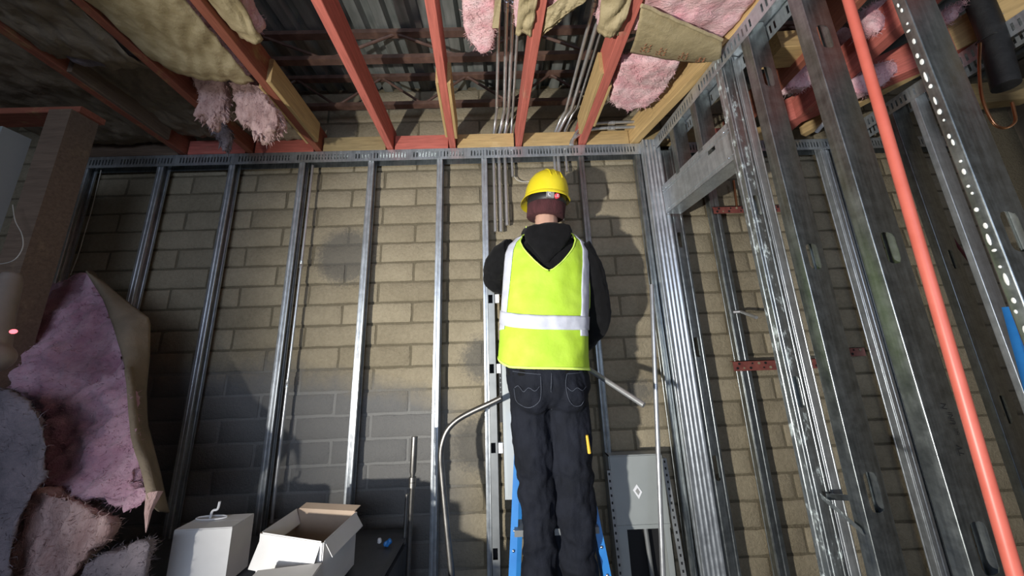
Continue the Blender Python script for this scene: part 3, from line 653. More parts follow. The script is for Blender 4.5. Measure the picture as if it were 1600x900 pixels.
for i, uc in enumerate((.13, .30, .55, .76)):
    for r_ in range(3):
        for k2 in range(4):
            if (i*5+r_*3+k2) % 5 == 0: continue
            c = kflap(uc-.045+k2*.026, .66+r_*.09+(i == 3)*.06)+Vector((0, -.002, -.0065)); e = kflap(uc-.045+k2*.026+.017, .66+r_*.09+.05*(-1)**k2+(i == 3)*.06)+Vector((0, -.002, -.0065))
            part('red_print', MB().beam(c, e, (0, .0032, 0), (0, 0, .0008)), MT['print'], kfl, smooth=False)
pts = [atZ(q[0], q[1], ZJ+.01) for q in ((968, 100), (1010, 96), (1062, 97), (1058, 118), (1040, 145), (1015, 168), (985, 176), (962, 170), (953, 160), (962, 128))]
bd = slab(pts, (0, 0, .07), .011, .016); ob = solo('insulation_batt', bd, MT['pink'], 'rounded bare pink batt end below the printed batt', 'insulation', 'insulation batts between the joists', ang=180); fibers(ob, bd, 900)
# torn hanging tufts, upper left
def tuft(label, poly, Y, th, m='pink', amp=.022, group='torn insulation'):
    P3 = [atY(x, y, Y) for x, y in poly]
    def dp(p, n): return n*(amp*fbm((p.x*1.8, p.y*1.8, p.z*.6), 13, 4)+amp*.5*fbm((p.x*2, p.y*2, p.z*.5), 60, 2))
    bd = fuse(MB().prism(P3, (0, th, 0)), .008, 1, dp); o = solo('torn_insulation', bd, MT[m], label, 'insulation', group, ang=180)
    fibers(o, bd, 500, (.008, .018), m, .001, .5)
    rnd = random.Random(len(label)); tf = MB(); c = sum(P3, Vector())/len(P3)
    for i in range(len(P3)):
        a, b2 = P3[i], P3[(i+1) % len(P3)]
        for k in range(4):
            p = a.lerp(b2, rnd.random())+Vector((0, rnd.random()*th, 0)); d = (p-c); d.y = 0; d = (d.normalized()+Vector((rnd.uniform(-.6, .6), 0, -.7))).normalized(); L = rnd.uniform(.008, .026)
            if p.z > c.z+.03: L *= .4
            tf.tube([p-d*.012, p+d*L*.5+Vector((0, 0, -.002)), p+d*L+Vector((rnd.uniform(-.006, .006), 0, -.006))], [rnd.uniform(.004, .009), .003, .0004], 6)
    tag(part('ragged_edge', tf, MT[m], o, ang=180), kind='stuff')
tuft('ragged pink insulation strip hanging left, with pointed tip', [(300, 110), (350, 118), (348, 150), (343, 176), (332, 178), (325, 196), (320, 178), (303, 180), (312, 150), (303, 132)], 1.22, .05, 'pinktan', .014)
tuft('ragged pink insulation clump hanging beside the orange brown joist', [(357, 128), (372, 122), (388, 112), (402, 128), (414, 152), (428, 166), (434, 182), (428, 202), (412, 206), (398, 214), (392, 200), (376, 188), (368, 176), (370, 158)], 1.22, .06, 'pinktan', .020)
tuft('small grey pink scrap dangling below the ragged strip', [(322, 190), (345, 186), (360, 205), (350, 236), (338, 215)], 1.40, .03, 'pinkgrey', .012)
solo('torn_insulation', slab([atZ(x, y, ZJ+.0) for x, y in ((100, 68), (112, 72), (150, 95), (185, 100), (180, 106), (130, 104), (104, 92))], (0, 0, .04), .009, .012), MT['pinkgrey'], 'greyish pink fringe along the edge of the dark upper left batt', 'insulation', 'torn insulation', ang=180)
# pink scraps at upper right between the studs
def scrap(label, poly, Y, th, m='pink'):
    bd = slab([atY(x, y, Y) for x, y in poly], (0, th, .02), .011, .016); o = solo('torn_insulation', bd, MT[m], label, 'insulation', 'insulation pieces behind the punched studs', ang=180); fibers(o, bd, 500, m=m)
scrap('pink insulation piece behind the orange pipe at the top', [(1352, 18), (1366, 4), (1392, -8), (1400, 20), (1392, 36), (1372, 48), (1358, 36)], 1.02, .06)
scrap('pink insulation piece left of the orange pipe below the top', [(1312, 46), (1330, 42), (1365, 52), (1360, 62), (1330, 70), (1316, 64)], 1.18, .06)
scrap('long pink insulation piece right of the orange pipe', [(1335, 122), (1380, 96), (1418, 90), (1420, 104), (1392, 126), (1362, 142), (1340, 146)], 1.20, .06)
scrap('dusty pink piece between the first two punched studs', [(1226, 118), (1250, 95), (1278, 92), (1280, 120), (1262, 136), (1238, 138)], 1.25, .06)
scrap('pale pink piece at the top of the right hand bay', [(1480, 20), (1500, 4), (1516, -4), (1502, 16), (1482, 34)], 1.0, .05)
# leaning batts, lower left
t = thing('leaning_batt', 'tall pink insulation batt leaning against the wall at lower left', 'insulation', atY(150, 780, 1.25))
def lp(px, py): return atY(px, py, 1.42-.30*min(1, max(0, (py-425)/370)))
front = [lp(*q) for q in ((92, 446), (118, 428), (146, 421), (170, 468), (186, 520), (200, 560), (207, 600), (214, 680), (228, 720), (242, 770), (214, 802), (170, 792), (120, 778), (48, 752), (58, 700), (66, 664), (62, 632), (30, 612), (24, 590), (34, 545), (44, 500), (66, 470))]
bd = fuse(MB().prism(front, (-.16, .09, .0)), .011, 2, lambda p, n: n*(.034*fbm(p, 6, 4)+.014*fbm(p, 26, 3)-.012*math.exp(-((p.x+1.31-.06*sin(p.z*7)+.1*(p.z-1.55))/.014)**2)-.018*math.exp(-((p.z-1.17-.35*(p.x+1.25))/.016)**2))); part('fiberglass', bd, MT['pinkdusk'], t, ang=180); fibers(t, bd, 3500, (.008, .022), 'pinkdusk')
kp = [((146, 426), (168, 440)), ((172, 470), (204, 470)), ((188, 520), (244, 500)), ((202, 560), (243, 560)), ((209, 600), (238, 610)), ((216, 680), (240, 660)), ((230, 720), (256, 720)), ((244, 770), (274, 796))]
def kf(u, v):
    i = min(int(v*7), 6); fr = v*7-i
    a = lp(*kp[i][0]).lerp(lp(*kp[i+1][0]), fr); b2 = (atY(*kp[i][1], 1.42)).lerp(atY(*kp[i+1][1], 1.42-.012*i), fr)
    p = a.lerp(b2, u); return p+Vector((.012*sin(pi*u)+.004, -.02*sin(pi*u)-.028*(u > .04), 0))+Vector((1, -1, 0))*.012*fbm(p, 8)
k = part('kraft_facing', MB().grid(kf, 12, 36), MT['kraftdark'], t, ang=180, solid=.006); tag(k, 'brown paper side facing')
part('torn_tip', MB().tube([lp(242, 770), lp(232, 800), lp(228, 832)], [.02, .009, .001], 7), MT['pinktan'], t)
bd = fuse(MB().prism([atY(x, y, 1.10) for x, y in ((30, 780), (60, 768), (100, 774), (128, 792), (160, 806), (172, 822), (160, 846), (140, 860), (110, 900), (70, 985), (-10, 985), (10, 840))], (-.10, .12, -.03)), .011, 3, lambda p, n: n*(.026*fbm((p.x*2, p.y, p.z*.8), 9, 4)+.010*fbm((p.x*3, p.y, p.z), 24, 2))); ob = solo('folded_batt', bd, MT['pinktan'], 'crumpled tan pink batt at the foot of the leaning one', 'insulation', ang=180); fibers(ob, bd, 1500, m='pinktan')
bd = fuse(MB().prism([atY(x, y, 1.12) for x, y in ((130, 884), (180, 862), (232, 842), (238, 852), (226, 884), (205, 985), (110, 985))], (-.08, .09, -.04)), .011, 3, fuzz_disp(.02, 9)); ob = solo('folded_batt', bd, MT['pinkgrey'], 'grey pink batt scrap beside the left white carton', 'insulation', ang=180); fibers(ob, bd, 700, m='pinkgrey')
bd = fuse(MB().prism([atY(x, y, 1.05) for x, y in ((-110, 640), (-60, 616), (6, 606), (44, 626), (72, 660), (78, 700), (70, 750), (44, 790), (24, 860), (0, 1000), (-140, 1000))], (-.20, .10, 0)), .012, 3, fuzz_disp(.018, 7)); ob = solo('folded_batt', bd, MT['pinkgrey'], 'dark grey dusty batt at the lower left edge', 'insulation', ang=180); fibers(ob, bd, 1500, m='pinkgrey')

# ---------------------------------------------------------------- covered stack, cartons, litter
ZP = ZC-.72
mb = MB()
def top(u, v): x = -1.90+1.44*u; y = .86+.74*v; return Vector((x, y, ZP-.006-abs(.012*fbm((x, y, 0), 4))))
t = thing('covered_stack', 'low stack under dark plastic sheeting below the left part of the wall', 'stack', (-1.2, 1.2, 0))
mb.box((-1.90, .86, 0), (-.46, 1.60, ZP-.03)); part('stack_body', mb, MT['sheet'], t, smooth=False)
part('plastic_sheet', MB().grid(top, 40, 18), MT['sheet'], t, ang=180, solid=.002)
def carton(label, c, yaw, sx, sy, h, name='carton'):
    t = thing(name, label, 'box', (c[0], c[1], ZP)); ca, sa = cos(yaw), sin(yaw)
    X = Vector((ca, sa, 0)); Y = Vector((-sa, ca, 0)); Z = Vector((0, 0, 1)); return t, Vector((c[0], c[1], ZP)), X, Y, Z
# left closed white carton
A = atZ(272, 830, -.55); B = atZ(363, 825, -.55); ux = (B-A).normalized(); uy = Vector((-ux.y, ux.x, 0)); hz = Vector((0, 0, 1)); Lx = (B-A).length
t = thing('carton', 'closed white carton at lower left beside the insulation', 'box', ((A+B)/2+uy*.07)*1.0); t.location.z = ZP
cc = (A+B)/2+uy*.05; zt = ZC-.55
part('carton_body', MB().obox((cc.x, cc.y, (ZP+zt)/2), ux*Lx/2, uy*.05, hz*(zt-ZP)/2), MT['carton'], t, smooth=False)
part('lid_flap', MB().obox((cc.x, cc.y-.025, zt+.002), ux*Lx*.495, uy*.024, hz*.0015), MT['carton'], t, smooth=False)
part('lid_flap', MB().obox((cc.x, cc.y+.025, zt+.002), ux*Lx*.495, uy*.024, hz*.0015), MT['carton'], t, smooth=False)
t = thing('wire_hanger', 'small white wire fitting lying on the closed white carton', 'fitting', (cc.x, cc.y+.02, zt+.003))
part('ring', MB().tube([Vector((cc.x-.035+.055*cos(a), cc.y+.02+.016*sin(a), zt+.008)) for a in [i*2*pi/20 for i in range(21)]], .0025, 6), MT['white'], t)
part('hook', MB().tube(smooth_path([(cc.x-.04, cc.y+.02, zt+.006), (cc.x-.035, cc.y+.02, zt+.03), (cc.x-.018, cc.y+.02, zt+.035), (cc.x-.014, cc.y+.02, zt+.06)]), .004, 6), MT['white'], t)
# open carton
FL = atZ(408, 833, -.55); FR = atZ(505, 848, -.55); BR = atZ(557, 800, -.55); BLc = atZ(465, 795, -.55)
FL2, FR2 = FL, FR
t = thing('carton', 'open white carton with raised flaps, right of the closed one', 'box', ((FL+BR)/2)); t.location.z = ZP
def wallp(nm, a, b, z0, z1, m, lean=(0, 0, 0)):
    a0 = Vector((a.x, a.y, z0)); b0 = Vector((b.x, b.y, z0)); ln = Vector(lean); a1 = Vector((a.x, a.y, z1))+ln; b1 = Vector((b.x, b.y, z1))+ln
    n = (b0-a0).cross(Vector((0, 0, 1))).normalized()*.003
    part(nm, MB().prism([a0, b0, b1, a1], n), m, t, smooth=False)
zt = ZC-.55; zb = ZP
wallp('carton_side', FL, FR, zb, zt, MT['carton']); wallp('carton_side', FR, BR, zb, zt, MT['carton']); wallp('carton_side', BR, BLc, zb, zt, MT['carton_in']); wallp('carton_side', BLc, FL, zb, zt, MT['carton_in'])
part('carton_base', MB().prism([Vector((p.x, p.y, zb+.002)) for p in (FL, FR, BR, BLc)], (0, 0, .003)), MT['carton_in'], t, smooth=False)
def flap(a, b, out, up, m): 
    v = Vector(out)+Vector((0, 0, up)); a2 = a+(b-a)*.03; b2 = b-(b-a)*.03
    part('carton_flap', MB().prism([a2, b2, b2+v, a2+v], Vector((0, 0, .003))), m, t, smooth=False)
dn = (FR-FL).cross(Vector((0, 0, 1))).normalized(); dr = (BR-FR).cross(Vector((0, 0, 1))).normalized()
flap(FL, FR, dn*.035, -.085, MT['carton']); flap(FR, BR, dr*.03, -.045, MT['carton']); flap(BLc, FL, dr*.02, -.05, MT['carton']); flap(BR, BLc, -dn*.03, .008, MT['carton_in'])
A = atY(424, 884, 1.13); B = atY(498, 866, 1.13)
t = thing('carton', 'small white carton in front of the open one, at the bottom edge', 'box', (0, 0, 0)); t.location = ((A.x+B.x)/2, 1.08, ZP)
mb = MB(); mb.obox(((A.x+B.x)/2, 1.075, (ZP+ZC-.60)/2), (.09, .012, 0), (-.006, .045, 0), (0, 0, (ZC-.60-ZP)/2)); part('carton_body', mb, MT['carton'], t, smooth=False)
mb = MB(); mb.obox(((A.x+B.x)/2, 1.075, ZC-.598), (.088, .012, 0), (-.006, .043, 0), (0, 0, .0015)); part('lid_flap', mb, MT['carton'], t, smooth=False)
def bit(label, px, py, s, m):
    p = atZ(px, py, -.712); mb = MB().ball((p.x, p.y, ZP+.008), (s, s*.6, .012), 8, 6); mb = fuse(mb, .004, 0, lambda q, n: n*.006*fbm(q, 60))
    solo('litter_scrap', mb, MT[m], label, 'scrap', 'scraps on the dark sheeting')
bit('white crumpled scrap right of the open carton', 543, 866, .014, 'white'); bit('white scrap next to the blue one on the dark sheeting', 592, 846, .011, 'white'); bit('blue wire nut sized scrap on the dark sheeting', 606, 848, .016, 'blue')

# ---------------------------------------------------------------- conduits
def conduit(label, path, r, m='emt', couplings=(), name='conduit', group=None, cat='conduit', hollow=False):
    P = [Vector(p) for p in path]; t = thing(name, label, cat, P[-1], group)
    part('tube', MB().tube(P, r, 12), MT[m], t)
    for (c, d) in couplings:
        c = Vector(c); d = Vector(d).normalized(); part('coupling', MB().tube([c-d*.022, c-d*.020, c-d*.002, c, c+d*.002, c+d*.020, c+d*.022], [r*1.1, r*1.35, r*1.35, r*1.15, r*1.35, r*1.35, r*1.1], 12), MT[m], t)
    return t
def run(label, pT, pB, px_d, py_d, r, Zr, group, Yw=1.682, cpl=None):
    """along the ceiling towards the wall, then down it: pT and pB are pixels on the ceiling part, (px_d, py_d) its lower end"""
    A = atZ(*pT, Zr); B = atZ(*pB, Zr); d = (B-A)/(B.y-A.y); A = A+d*(.05-A.y); E = A+d*(Yw-.09-A.y); e = atY(px_d, py_d, Yw)
    xw = e.x; path = [A, E]
    for k in range(1, 9):
        a = pi/2*k/8; path.append(Vector((E.x+(xw-E.x)*k/8*.9, E.y+.09*sin(a), ZC+Zr-.09*(1-cos(a)))))
    path.append(Vector((xw, Yw, ZC+Zr-.2))); path.append(e)
    cp = []
    if cpl:
        c = atY(xw and px_d, cpl, Yw); cp = [(Vector((xw, Yw, c.z)), (0, 0, 1))]
    else:
        M = A+d*(1.02-A.y); cp = [(M, d)]
    return conduit(label, path, r, 'emt', cp, group=group)
g1 = 'left conduit bundle'; g2 = 'right conduit bundle'
run('leftmost conduit of the bundle left of the worker, coming along the ceiling', (780, 0), (775, 215), 774, 362, .0085, 1.43, g1)
run('second conduit of the bundle left of the worker, bending down the wall', (792, 0), (787, 215), 783, 362, .0095, 1.43, g1)
run('third conduit of the bundle left of the worker', (802, 0), (793, 215), 792.5, 352, .0095, 1.43, g1)
run('short right conduit of the left bundle ending above the cables', (811, 0), (799, 215), 801, 276, .0080, 1.44, g1)
run('left conduit of the pair passing behind the hard hat', (930, 0), (873, 215), 872, 330, .0085, 1.42, g2)
run('middle conduit passing behind the hard hat', (944, 0), (880, 215), 879.5, 345, .0105, 1.43, g2)
run('short right conduit behind the hard hat', (952, 4), (888, 215), 886, 268, .0075, 1.45, g2)
pw = [atY(803, 274, 1.69), atY(808, 281, 1.69), atY(818, 284, 1.69), atY(832, 283, 1.68), atY(842, 281, 1.66)]
solo('loose_wire', MB().tube(smooth_path(pw), .003, 6), MT['wire'], 'pair of pale cables leaving the short conduit towards the hard hat', 'wire')
for dy, lb in ((0, 'upper horizontal conduit on the wall left of the corner stud'), (8, 'lower horizontal conduit on the wall left of the corner stud')):
    a = [atY(894-dy*.3, 226, 1.60), atY(897-dy*.3, 214+dy*.5, 1.60), atY(906, 202+dy, 1.60), atY(922, 195+dy, 1.60), atY(948, 192+dy, 1.60), atY(1010, 190+dy, 1.60)]
    e = a[-1]; a.append(Vector((PX(1.6)-.10, 1.60, e.z)))
    conduit(lb, smooth_path(a), .0085, 'emt', [(atY(955, 192+dy, 1.60), (1, 0, 0))])
xc = -1.13; conduit('thin conduit strapped beside the fourth furring stud', [(xc, 1.665, ZC+1.15), (xc, 1.665, ZP+.01)], .007, 'emt', [((xc, 1.665, ZC+.54), (0, 0, 1)), ((xc, 1.665, ZC-.09), (0, 0, 1))])
solo('loose_wire', MB().tube(smooth_path([atY(158, 266, 1.66), atY(150, 300, 1.67), atY(142, 332, 1.66), atY(133, 362, 1.67), atY(123, 396, 1.66), atY(110, 430, 1.66)]), .002, 6), MT['wire'], 'thin wire hanging beside the leftmost furring stud', 'wire')
# bent conduit and others standing on the floor
Yb = 1.46
bp = [atY(783, 622, 1.45), atY(760, 633, 1.455), atY(738, 643, Yb), atY(715, 656, Yb), atY(700, 671, Yb), atY(692, 690, Yb), atY(689, 712, Yb), atY(691, 745, Yb), atY(697, 810, 1.45)]
pth = smooth_path(bp); d = atY(706, 900, 1.43)-bp[-1]; e = bp[-1]+d*((0.002-bp[-1].z)/d.z); pth.append(e)
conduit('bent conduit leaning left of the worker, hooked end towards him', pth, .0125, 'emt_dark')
a = atY(648, 682, 1.50); d = (atY(637, 900, 1.47)-a); b2 = a+d*((.002-a.z)/d.z); c = a+d*.36; 
t = thing('conduit', 'dark upright conduit with coupling leaning near the wall, left of the bent one', 'conduit', b2)
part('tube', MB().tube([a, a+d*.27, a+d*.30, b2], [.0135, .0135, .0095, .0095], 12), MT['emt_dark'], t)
for k in (.33, .37): part('coupling', MB().tube([a+d*(k-.02), a+d*(k-.018), a+d*(k+.018), a+d*(k+.02)], [.010, .0145, .0145, .010], 12), MT['emt_dark'], t)
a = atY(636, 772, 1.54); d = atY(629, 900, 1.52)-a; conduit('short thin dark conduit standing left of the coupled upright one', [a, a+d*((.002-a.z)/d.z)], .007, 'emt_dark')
a = atY(1018, 445, 1.56); d = atY(1036, 900, 1.47)-a; conduit('long straight conduit leaning left of the corner stud', [a, a+d*((.002-a.z)/d.z)], .0105, 'emt')
# stub at the punched opening
conduit('short shiny conduit stub sticking out beside the bracketed furring stud', [atY(1146, 488, 1.64), atY(1158, 487, 1.62), atY(1182, 496, 1.50)], .008, 'emt')

# ---------------------------------------------------------------- strut, cabinet, panel, brackets
def slotted_strut(label, x0, x1, Yf, z0, z1, zs):
    t = thing('slotted_strut', label, 'strut', ((x0+x1)/2, Yf, z0))
    mb = MB(); wd = x1-x0; z = z0; T = .002; hw = .022
    for zz in sorted(zs):
        mb.box((x0, Yf, z), (x1, Yf+T, zz-.022)); mb.box((x0, Yf, zz-.022), (x0+.004, Yf+T, zz+.022)); mb.box((x0+.004+hw, Yf, zz-.022), (x1, Yf+T, zz+.022)); z = zz+.022
    mb.box((x0, Yf, z), (x1, Yf+T, z1)); mb.box((x0, Yf, z0), (x0+T, Yf+.04, z1)); mb.box((x1-T, Yf, z0), (x1, Yf+.04, z1))
    part('channel', mb, MT['strut'], t, smooth=False)
    mb = MB(); mb.box((x0+T, Yf+.034, z0), (x1-T, Yf+.036, z1)); part('slot_shade', mb, MT['recess_shade'], t, smooth=False)  # dark sheet behind the slots, their shade put into its colour
    for zz in zs[:3]:
        mb = MB(); mb.box((x1+.002, Yf-.006, zz-.022), (x1+.022, Yf+.012, zz+.022)); c = part('clip', mb, MT['white'], t, smooth=False); tag(c, 'pale plastic clip')
    return t
zs = [atY(771, q, 1.58).z for q in (467, 576, 700, 866)]
slotted_strut('grey slotted strut channel beside the worker, right of the furring stud', atY(764, 600, 1.58).x, atY(776, 600, 1.58).x, 1.58, 0, atY(770, 440, 1.58).z, zs)
x0 = atY(786, 650, 1.60).x
t = thing('wall_cabinet', 'pale grey electrical cabinet mostly hidden behind the legs of the worker', 'cabinet', (x0+.16, 1.60, ZC-.3))
mb = MB(); mb.box((x0, 1.575, ZC-.62), (x0+.36, 1.645, ZC-.03)); part('enclosure', mb, MT['cabinet'], t, smooth=False)
mb = MB(); mb.box((x0+.012, 1.568, ZC-.61), (x0+.348, 1.575, ZC-.04)); part('cover', mb, MT['cabinet'], t, smooth=False)
x1 = atY(781, 600, 1.60).x; zt = atY(785, 545, 1.60).z
mb = MB(); mb.box((x1-.004, 1.598, ZC-.30), (x1+.011, 1.608, zt)); t = solo('perforated_strap', mb, MT['black'], 'black perforated strap hanging beside the strut channel', 'strap', smooth=False)
for i in range(9): part('strap_hole', MB().tube([(x1+.0035, 1.5985, zt-.03-i*.022), (x1+.0035, 1.5970, zt-.03-i*.022)], .003, 8), MT['strut'], t)
# grey panel right of the worker
PL = atY(950, 712, 1.60); PR = atY(1032, 712, 1.60); zt = PL.z; zm = atY(990, 826, 1.60).z; xl, xr = PL.x, atY(1034, 712, 1.60).x
t = thing('electrical_panel', 'grey electrical panel with diamond sticker low on the wall, right of the worker', 'panel', ((xl+xr)/2, 1.6, 0))
mb = MB(); mb.box((xl, 1.655, .1), (xr, 1.665, zt)); mb.box((xl, 1.60, .1), (xl+.055, 1.66, zm)); mb.box((xl, 1.60, zm), (xl+.004, 1.66, zt)); mb.box((xr-.004, 1.60, .1), (xr, 1.66, zt)); mb.box((xl, 1.60, zt-.004), (xr, 1.66, zt)); mb.box((xr-.03, 1.60, .1), (xr, 1.605, zm))
part('enclosure', mb, MT['panel'], t, smooth=False)
mb = MB(); mb.box((xl+.004, 1.594, zm), (xr-.004, 1.602, zt-.004)); part('cover_plate', mb, MT['panel'], t, smooth=False)
mb = MB(); mb.box((xl+.004, 1.590, zm+.012), (xr-.004, 1.5945, zm+.018)); part('cover_lip', mb, MT['panel'], t, smooth=False)
mb = MB(); mb.box((xl+.056, 1.65, .1), (xr-.03, 1.654, zm)); part('interior_shade', mb, MT['recess_shade'], t, smooth=False)  # dark sheet standing in for shade inside the open panel
xb = atY(1012, 850, 1.62).x; conduit('vertical busbar conduit inside the open lower half of the grey panel', [(xb, 1.625, zm-.004), (xb+.02, 1.625, .11)], .010, 'strut')
c = atY(996, 768, 1.593); dd = MB().prism([c+Vector((0, 0, .030)), c+Vector((.021, 0, -.002)), c+Vector((.003, 0, -.030)), c+Vector((-.020, 0, .006))], (0, -.0012, 0)); st = part('diamond_sticker', dd, MT['white'], t, smooth=False)
dd = MB().prism([c+Vector((.001, -.0014, .015)), c+Vector((.011, -.0014, -.001)), c+Vector((.002, -.0014, -.015)), c+Vector((-.010, -.0014, .003))], (0, -.0006, 0)); part('sticker_mark', dd, MT['greyplastic'], st, smooth=False)
def angle_strip(label, a, b, n, wd=.022):
    a = Vector(a); b = Vector(b); d = (b-a).normalized(); t = thing('perforated_angle', label, 'angle strip', b)
    part('strip', MB().beam(a, b, (wd, 0, 0), (0, .003, 0)).beam(a+Vector((wd/2, .012, 0)), b+Vector((wd/2, .012, 0)), (.003, 0, 0), (0, .024, 0)), MT['strut'], t, smooth=False)
    for i in range(n):
        p = a+(b-a)*((i+.5)/n); part('slot', MB().beam(p+Vector((0, -.0022, .005)), p+Vector((0, -.0022, -.005)), (.007, 0, 0), (0, .0012, 0)), MT['recess_shade'], t, smooth=False)  # slots are dark patches on the face, shade by colour
a = atY(1037, 716, 1.57); d = atY(1062, 862, 1.53)-a; angle_strip('perforated steel angle leaning right of the grey panel', a, a+d*((.004-a.z)/d.z), 40)
a = atY(951, 735, 1.58); d = atY(964, 850, 1.56)-a; angle_strip('perforated steel angle at the left side of the grey panel', a, a+d*((.004-a.z)/d.z), 36, .016)
def bracket(label, x0, x1, Y, zc, h):
    t = thing('perforated_bracket', label, 'bracket', ((x0+x1)/2, Y, zc-h/2))
    mb = MB(); mb.box((x0, Y, zc-h/2), (x1, Y+.003, zc+h/2)); mb.box((x0, Y, zc+h/2-.003), (x1, Y+.02, zc+h/2)); part('bracket_bar', mb, MT['bracket'], t, smooth=False)
    n = int((x1-x0)/.034)
    for i in range(n):
        for s in (-1, 1):
            if (i*3+s) % 4 == 0: continue
            c = Vector((x0+.025+i*.034+s*.006, Y-.0006, zc+s*h*.22)); part('hole', MB().tube([c+Vector((0, .001, 0)), c-Vector((0, .001, 0))], .0065 if (i+s) % 3 else .0045, 10), MT['recess_shade'] if (i+s) % 2 else MT['block'], t)  # holes are flat discs, the near-black ones painted as shade
bracket('upper rust red perforated bracket across the dark furring stud', atY(1115, 328, 1.64).x, atY(1226, 328, 1.64).x, 1.64, atY(1130, 328, 1.64).z, .042)
bracket('lower rust red perforated bracket across the dark furring stud', atY(1146, 571, 1.64).x, atY(1285, 571, 1.64).x, 1.64, atY(1180, 571, 1.64).z, .050)
bracket('perforated bracket end on the wall beyond the first punched stud', atY(1306, 550, 1.70).x, atY(1352, 550, 1.70).x, 1.70, atY(1330, 550, 1.70).z, .045)
conduit('thin copper pipe on the wall above the upper bracket', [atY(1146, 282, 1.66), atY(1152, 328, 1.66)], .006, 'copper', cat='pipe', name='copper_pipe')
# diagonal clip brace between jamb and first punched stud
t = thing('steel_brace', 'short diagonal steel brace low between jamb stud and punched stud', 'brace', atY(1300, 790, 1.02))
part('brace_arm', MB().beam(atY(1286, 778, 1.06), atY(1344, 828, .955), (.004, .018, .004), (0, .003, .016)), MT['galv_chalk'], t, smooth=False)
part('brace_tab', MB().beam(atY(1292, 776, 1.06), atY(1332, 778, 1.05), (0, .003, 0), (0, 0, .016)), MT['galv_shaded'], t, smooth=False)

# ---------------------------------------------------------------- pipes and hoses at right
a = atY(1325, 0, .68); b2 = atY(1586, 900, .68); d = b2-a; top_ = a+d*((ZC+1.150-a.z)/d.z); bot = a+d*((.0-a.z)/d.z)
solo('sprinkler_pipe', MB().tube([bot, b2, a, top_], .0108, 20), MT['pipe'], 'salmon orange plastic pipe running floor to ceiling at right', 'pipe')
t = thing('insulated_hose', 'black foam covered hose at upper right with copper loop below', 'hose', atY(1570, 120, .95))
hp_ = smooth_path([atY(1514, -30, 1.0), atY(1532, 8, 1.0), atY(1549, 50, 1.0), atY(1562, 95, 1.0), atY(1572, 135, 1.0)])
part('foam_sleeve', MB().tube(hp_, [.034]*len(hp_), 14), MT['rubber'], t)
for q in ((1533, 22), (1545, 32), (1537, 60)):
    p = atY(q[0]+6, q[1], 1.0); part('cable_tie', MB().tube([p+Vector((.036*cos(a_), .036*sin(a_)*.7, .010*cos(a_))) for a_ in [k*pi/8 for k in range(17)]], .002, 6), MT['black' if q[1] != 32 else 'wire'], t)
cp = smooth_path([atY(1531, 68, .95), atY(1530, 110, .95), atY(1534, 150, .95), atY(1544, 178, .95), atY(1556, 196, .95), atY(1572, 200, .95), atY(1586, 190, .95), atY(1584, 172, .95), atY(1581, 160, .95)])
conduit('thin copper tube looping below the black hose', cp, .0042, 'copper', name='copper_pipe', cat='pipe')
conduit('short white plastic pipe end between punched studs near the wall top', [atY(1276, 206, 1.30), atY(1298, 180, 1.22)], .009, 'white', name='plastic_pipe', cat='pipe')
solo('loose_cable', MB().tube(smooth_path([atY(1452, 318, 1.5), atY(1470, 345, 1.5), atY(1488, 372, 1.5), atY(1510, 402, 1.5), atY(1533, 432, 1.5), atY(1548, 462, 1.5)]), .0055, 8), MT['redwire'], 'dark red cable slanting behind the orange pipe', 'cable')
a = atY(1588, 479, 1.10); b2 = atY(1622, 600, 1.08); d = b2-a; e = a+d*((.0-a.z)/d.z)
solo('blue_rail', MB().beam(a, e, (.075, 0, 0), (0, .022, 0)), MT['blue'], 'blue ladder rail leaning at the right edge', 'ladder rail', smooth=False)
# handwriting on the second punched stud
R_t = Matrix((Vector((0, 0, 1)), Vector((-pu.x, -pu.y, 0)), Vector((0, 0, 1)).cross(Vector((-pu.x, -pu.y, 0))))).transposed()
for txt, qx, qy, sz in (('TV', 1506, 706, .019), ('on', 1500, 676, .014), ('UNI', 1492, 655, .016), ('N', 1479, 636, .019)):
    cu = bpy.data.curves.new('handwriting', 'FONT'); cu.body = txt; cu.size = sz; cu.extrude = .0002; cu.shear = .2; cu.align_x = 'CENTER'; cu.align_y = 'CENTER'
    Yp = .759-.0012; p = atY(qx, qy, Yp); uu = (p.x-PX(Yp))/pu.x; p = Vector((PX(.759)+pu.x*uu, .759+pu.y*uu-.0012, p.z))
    tmp = bpy.data.objects.new('tmp', cu); COL.objects.link(tmp); bpy.context.view_layer.update()
    me = bpy.data.meshes.new_from_object(tmp.evaluated_get(bpy.context.evaluated_depsgraph_get())); bpy.data.objects.remove(tmp); bpy.data.curves.remove(cu)
    me.name = 'handwriting'; me.materials.clear(); me.materials.append(MT['ink']); ot = bpy.data.objects.new('handwriting', me); COL.objects.link(ot)
    ot.parent = mk; ot.matrix_local = Matrix.Translation(p-Vector(mk.location)) @ R_t.to_4x4()

# ---------------------------------------------------------------- stepladder
t = thing('stepladder', 'blue fibreglass stepladder under the worker, mostly hidden by his legs', 'ladder', (.16, 1.3, 0))
def rail_pt(s, z): k = (z+1.55)/1.25; return Vector((.160+s*(.245-.115*k), 1.20+.33*k, z+ZC))
for s in (-1, 1):
    a, b2 = rail_pt(s, -1.55), rail_pt(s, -.28); part('front_rail', MB().beam(a, b2, (.028, 0, 0), (0, .062, -.02)), MT['blue'], t, smooth=False)
    a = Vector((.160+s*.21, 1.60, 0)); b2 = rail_pt(s, -.30)+Vector((-s*.03, .03, 0)); part('rear_rail', MB().beam(a, b2, (.02, 0, 0), (0, .035, 0)), MT['blue'], t, smooth=False)
    for z in (-.66, -.72, -.80, -.88): 
        c = rail_pt(s, z)+Vector((s*.0, -.034, 0)); part('rivet', MB().ball(c, .006, 8, 6), MT['screw'], t)
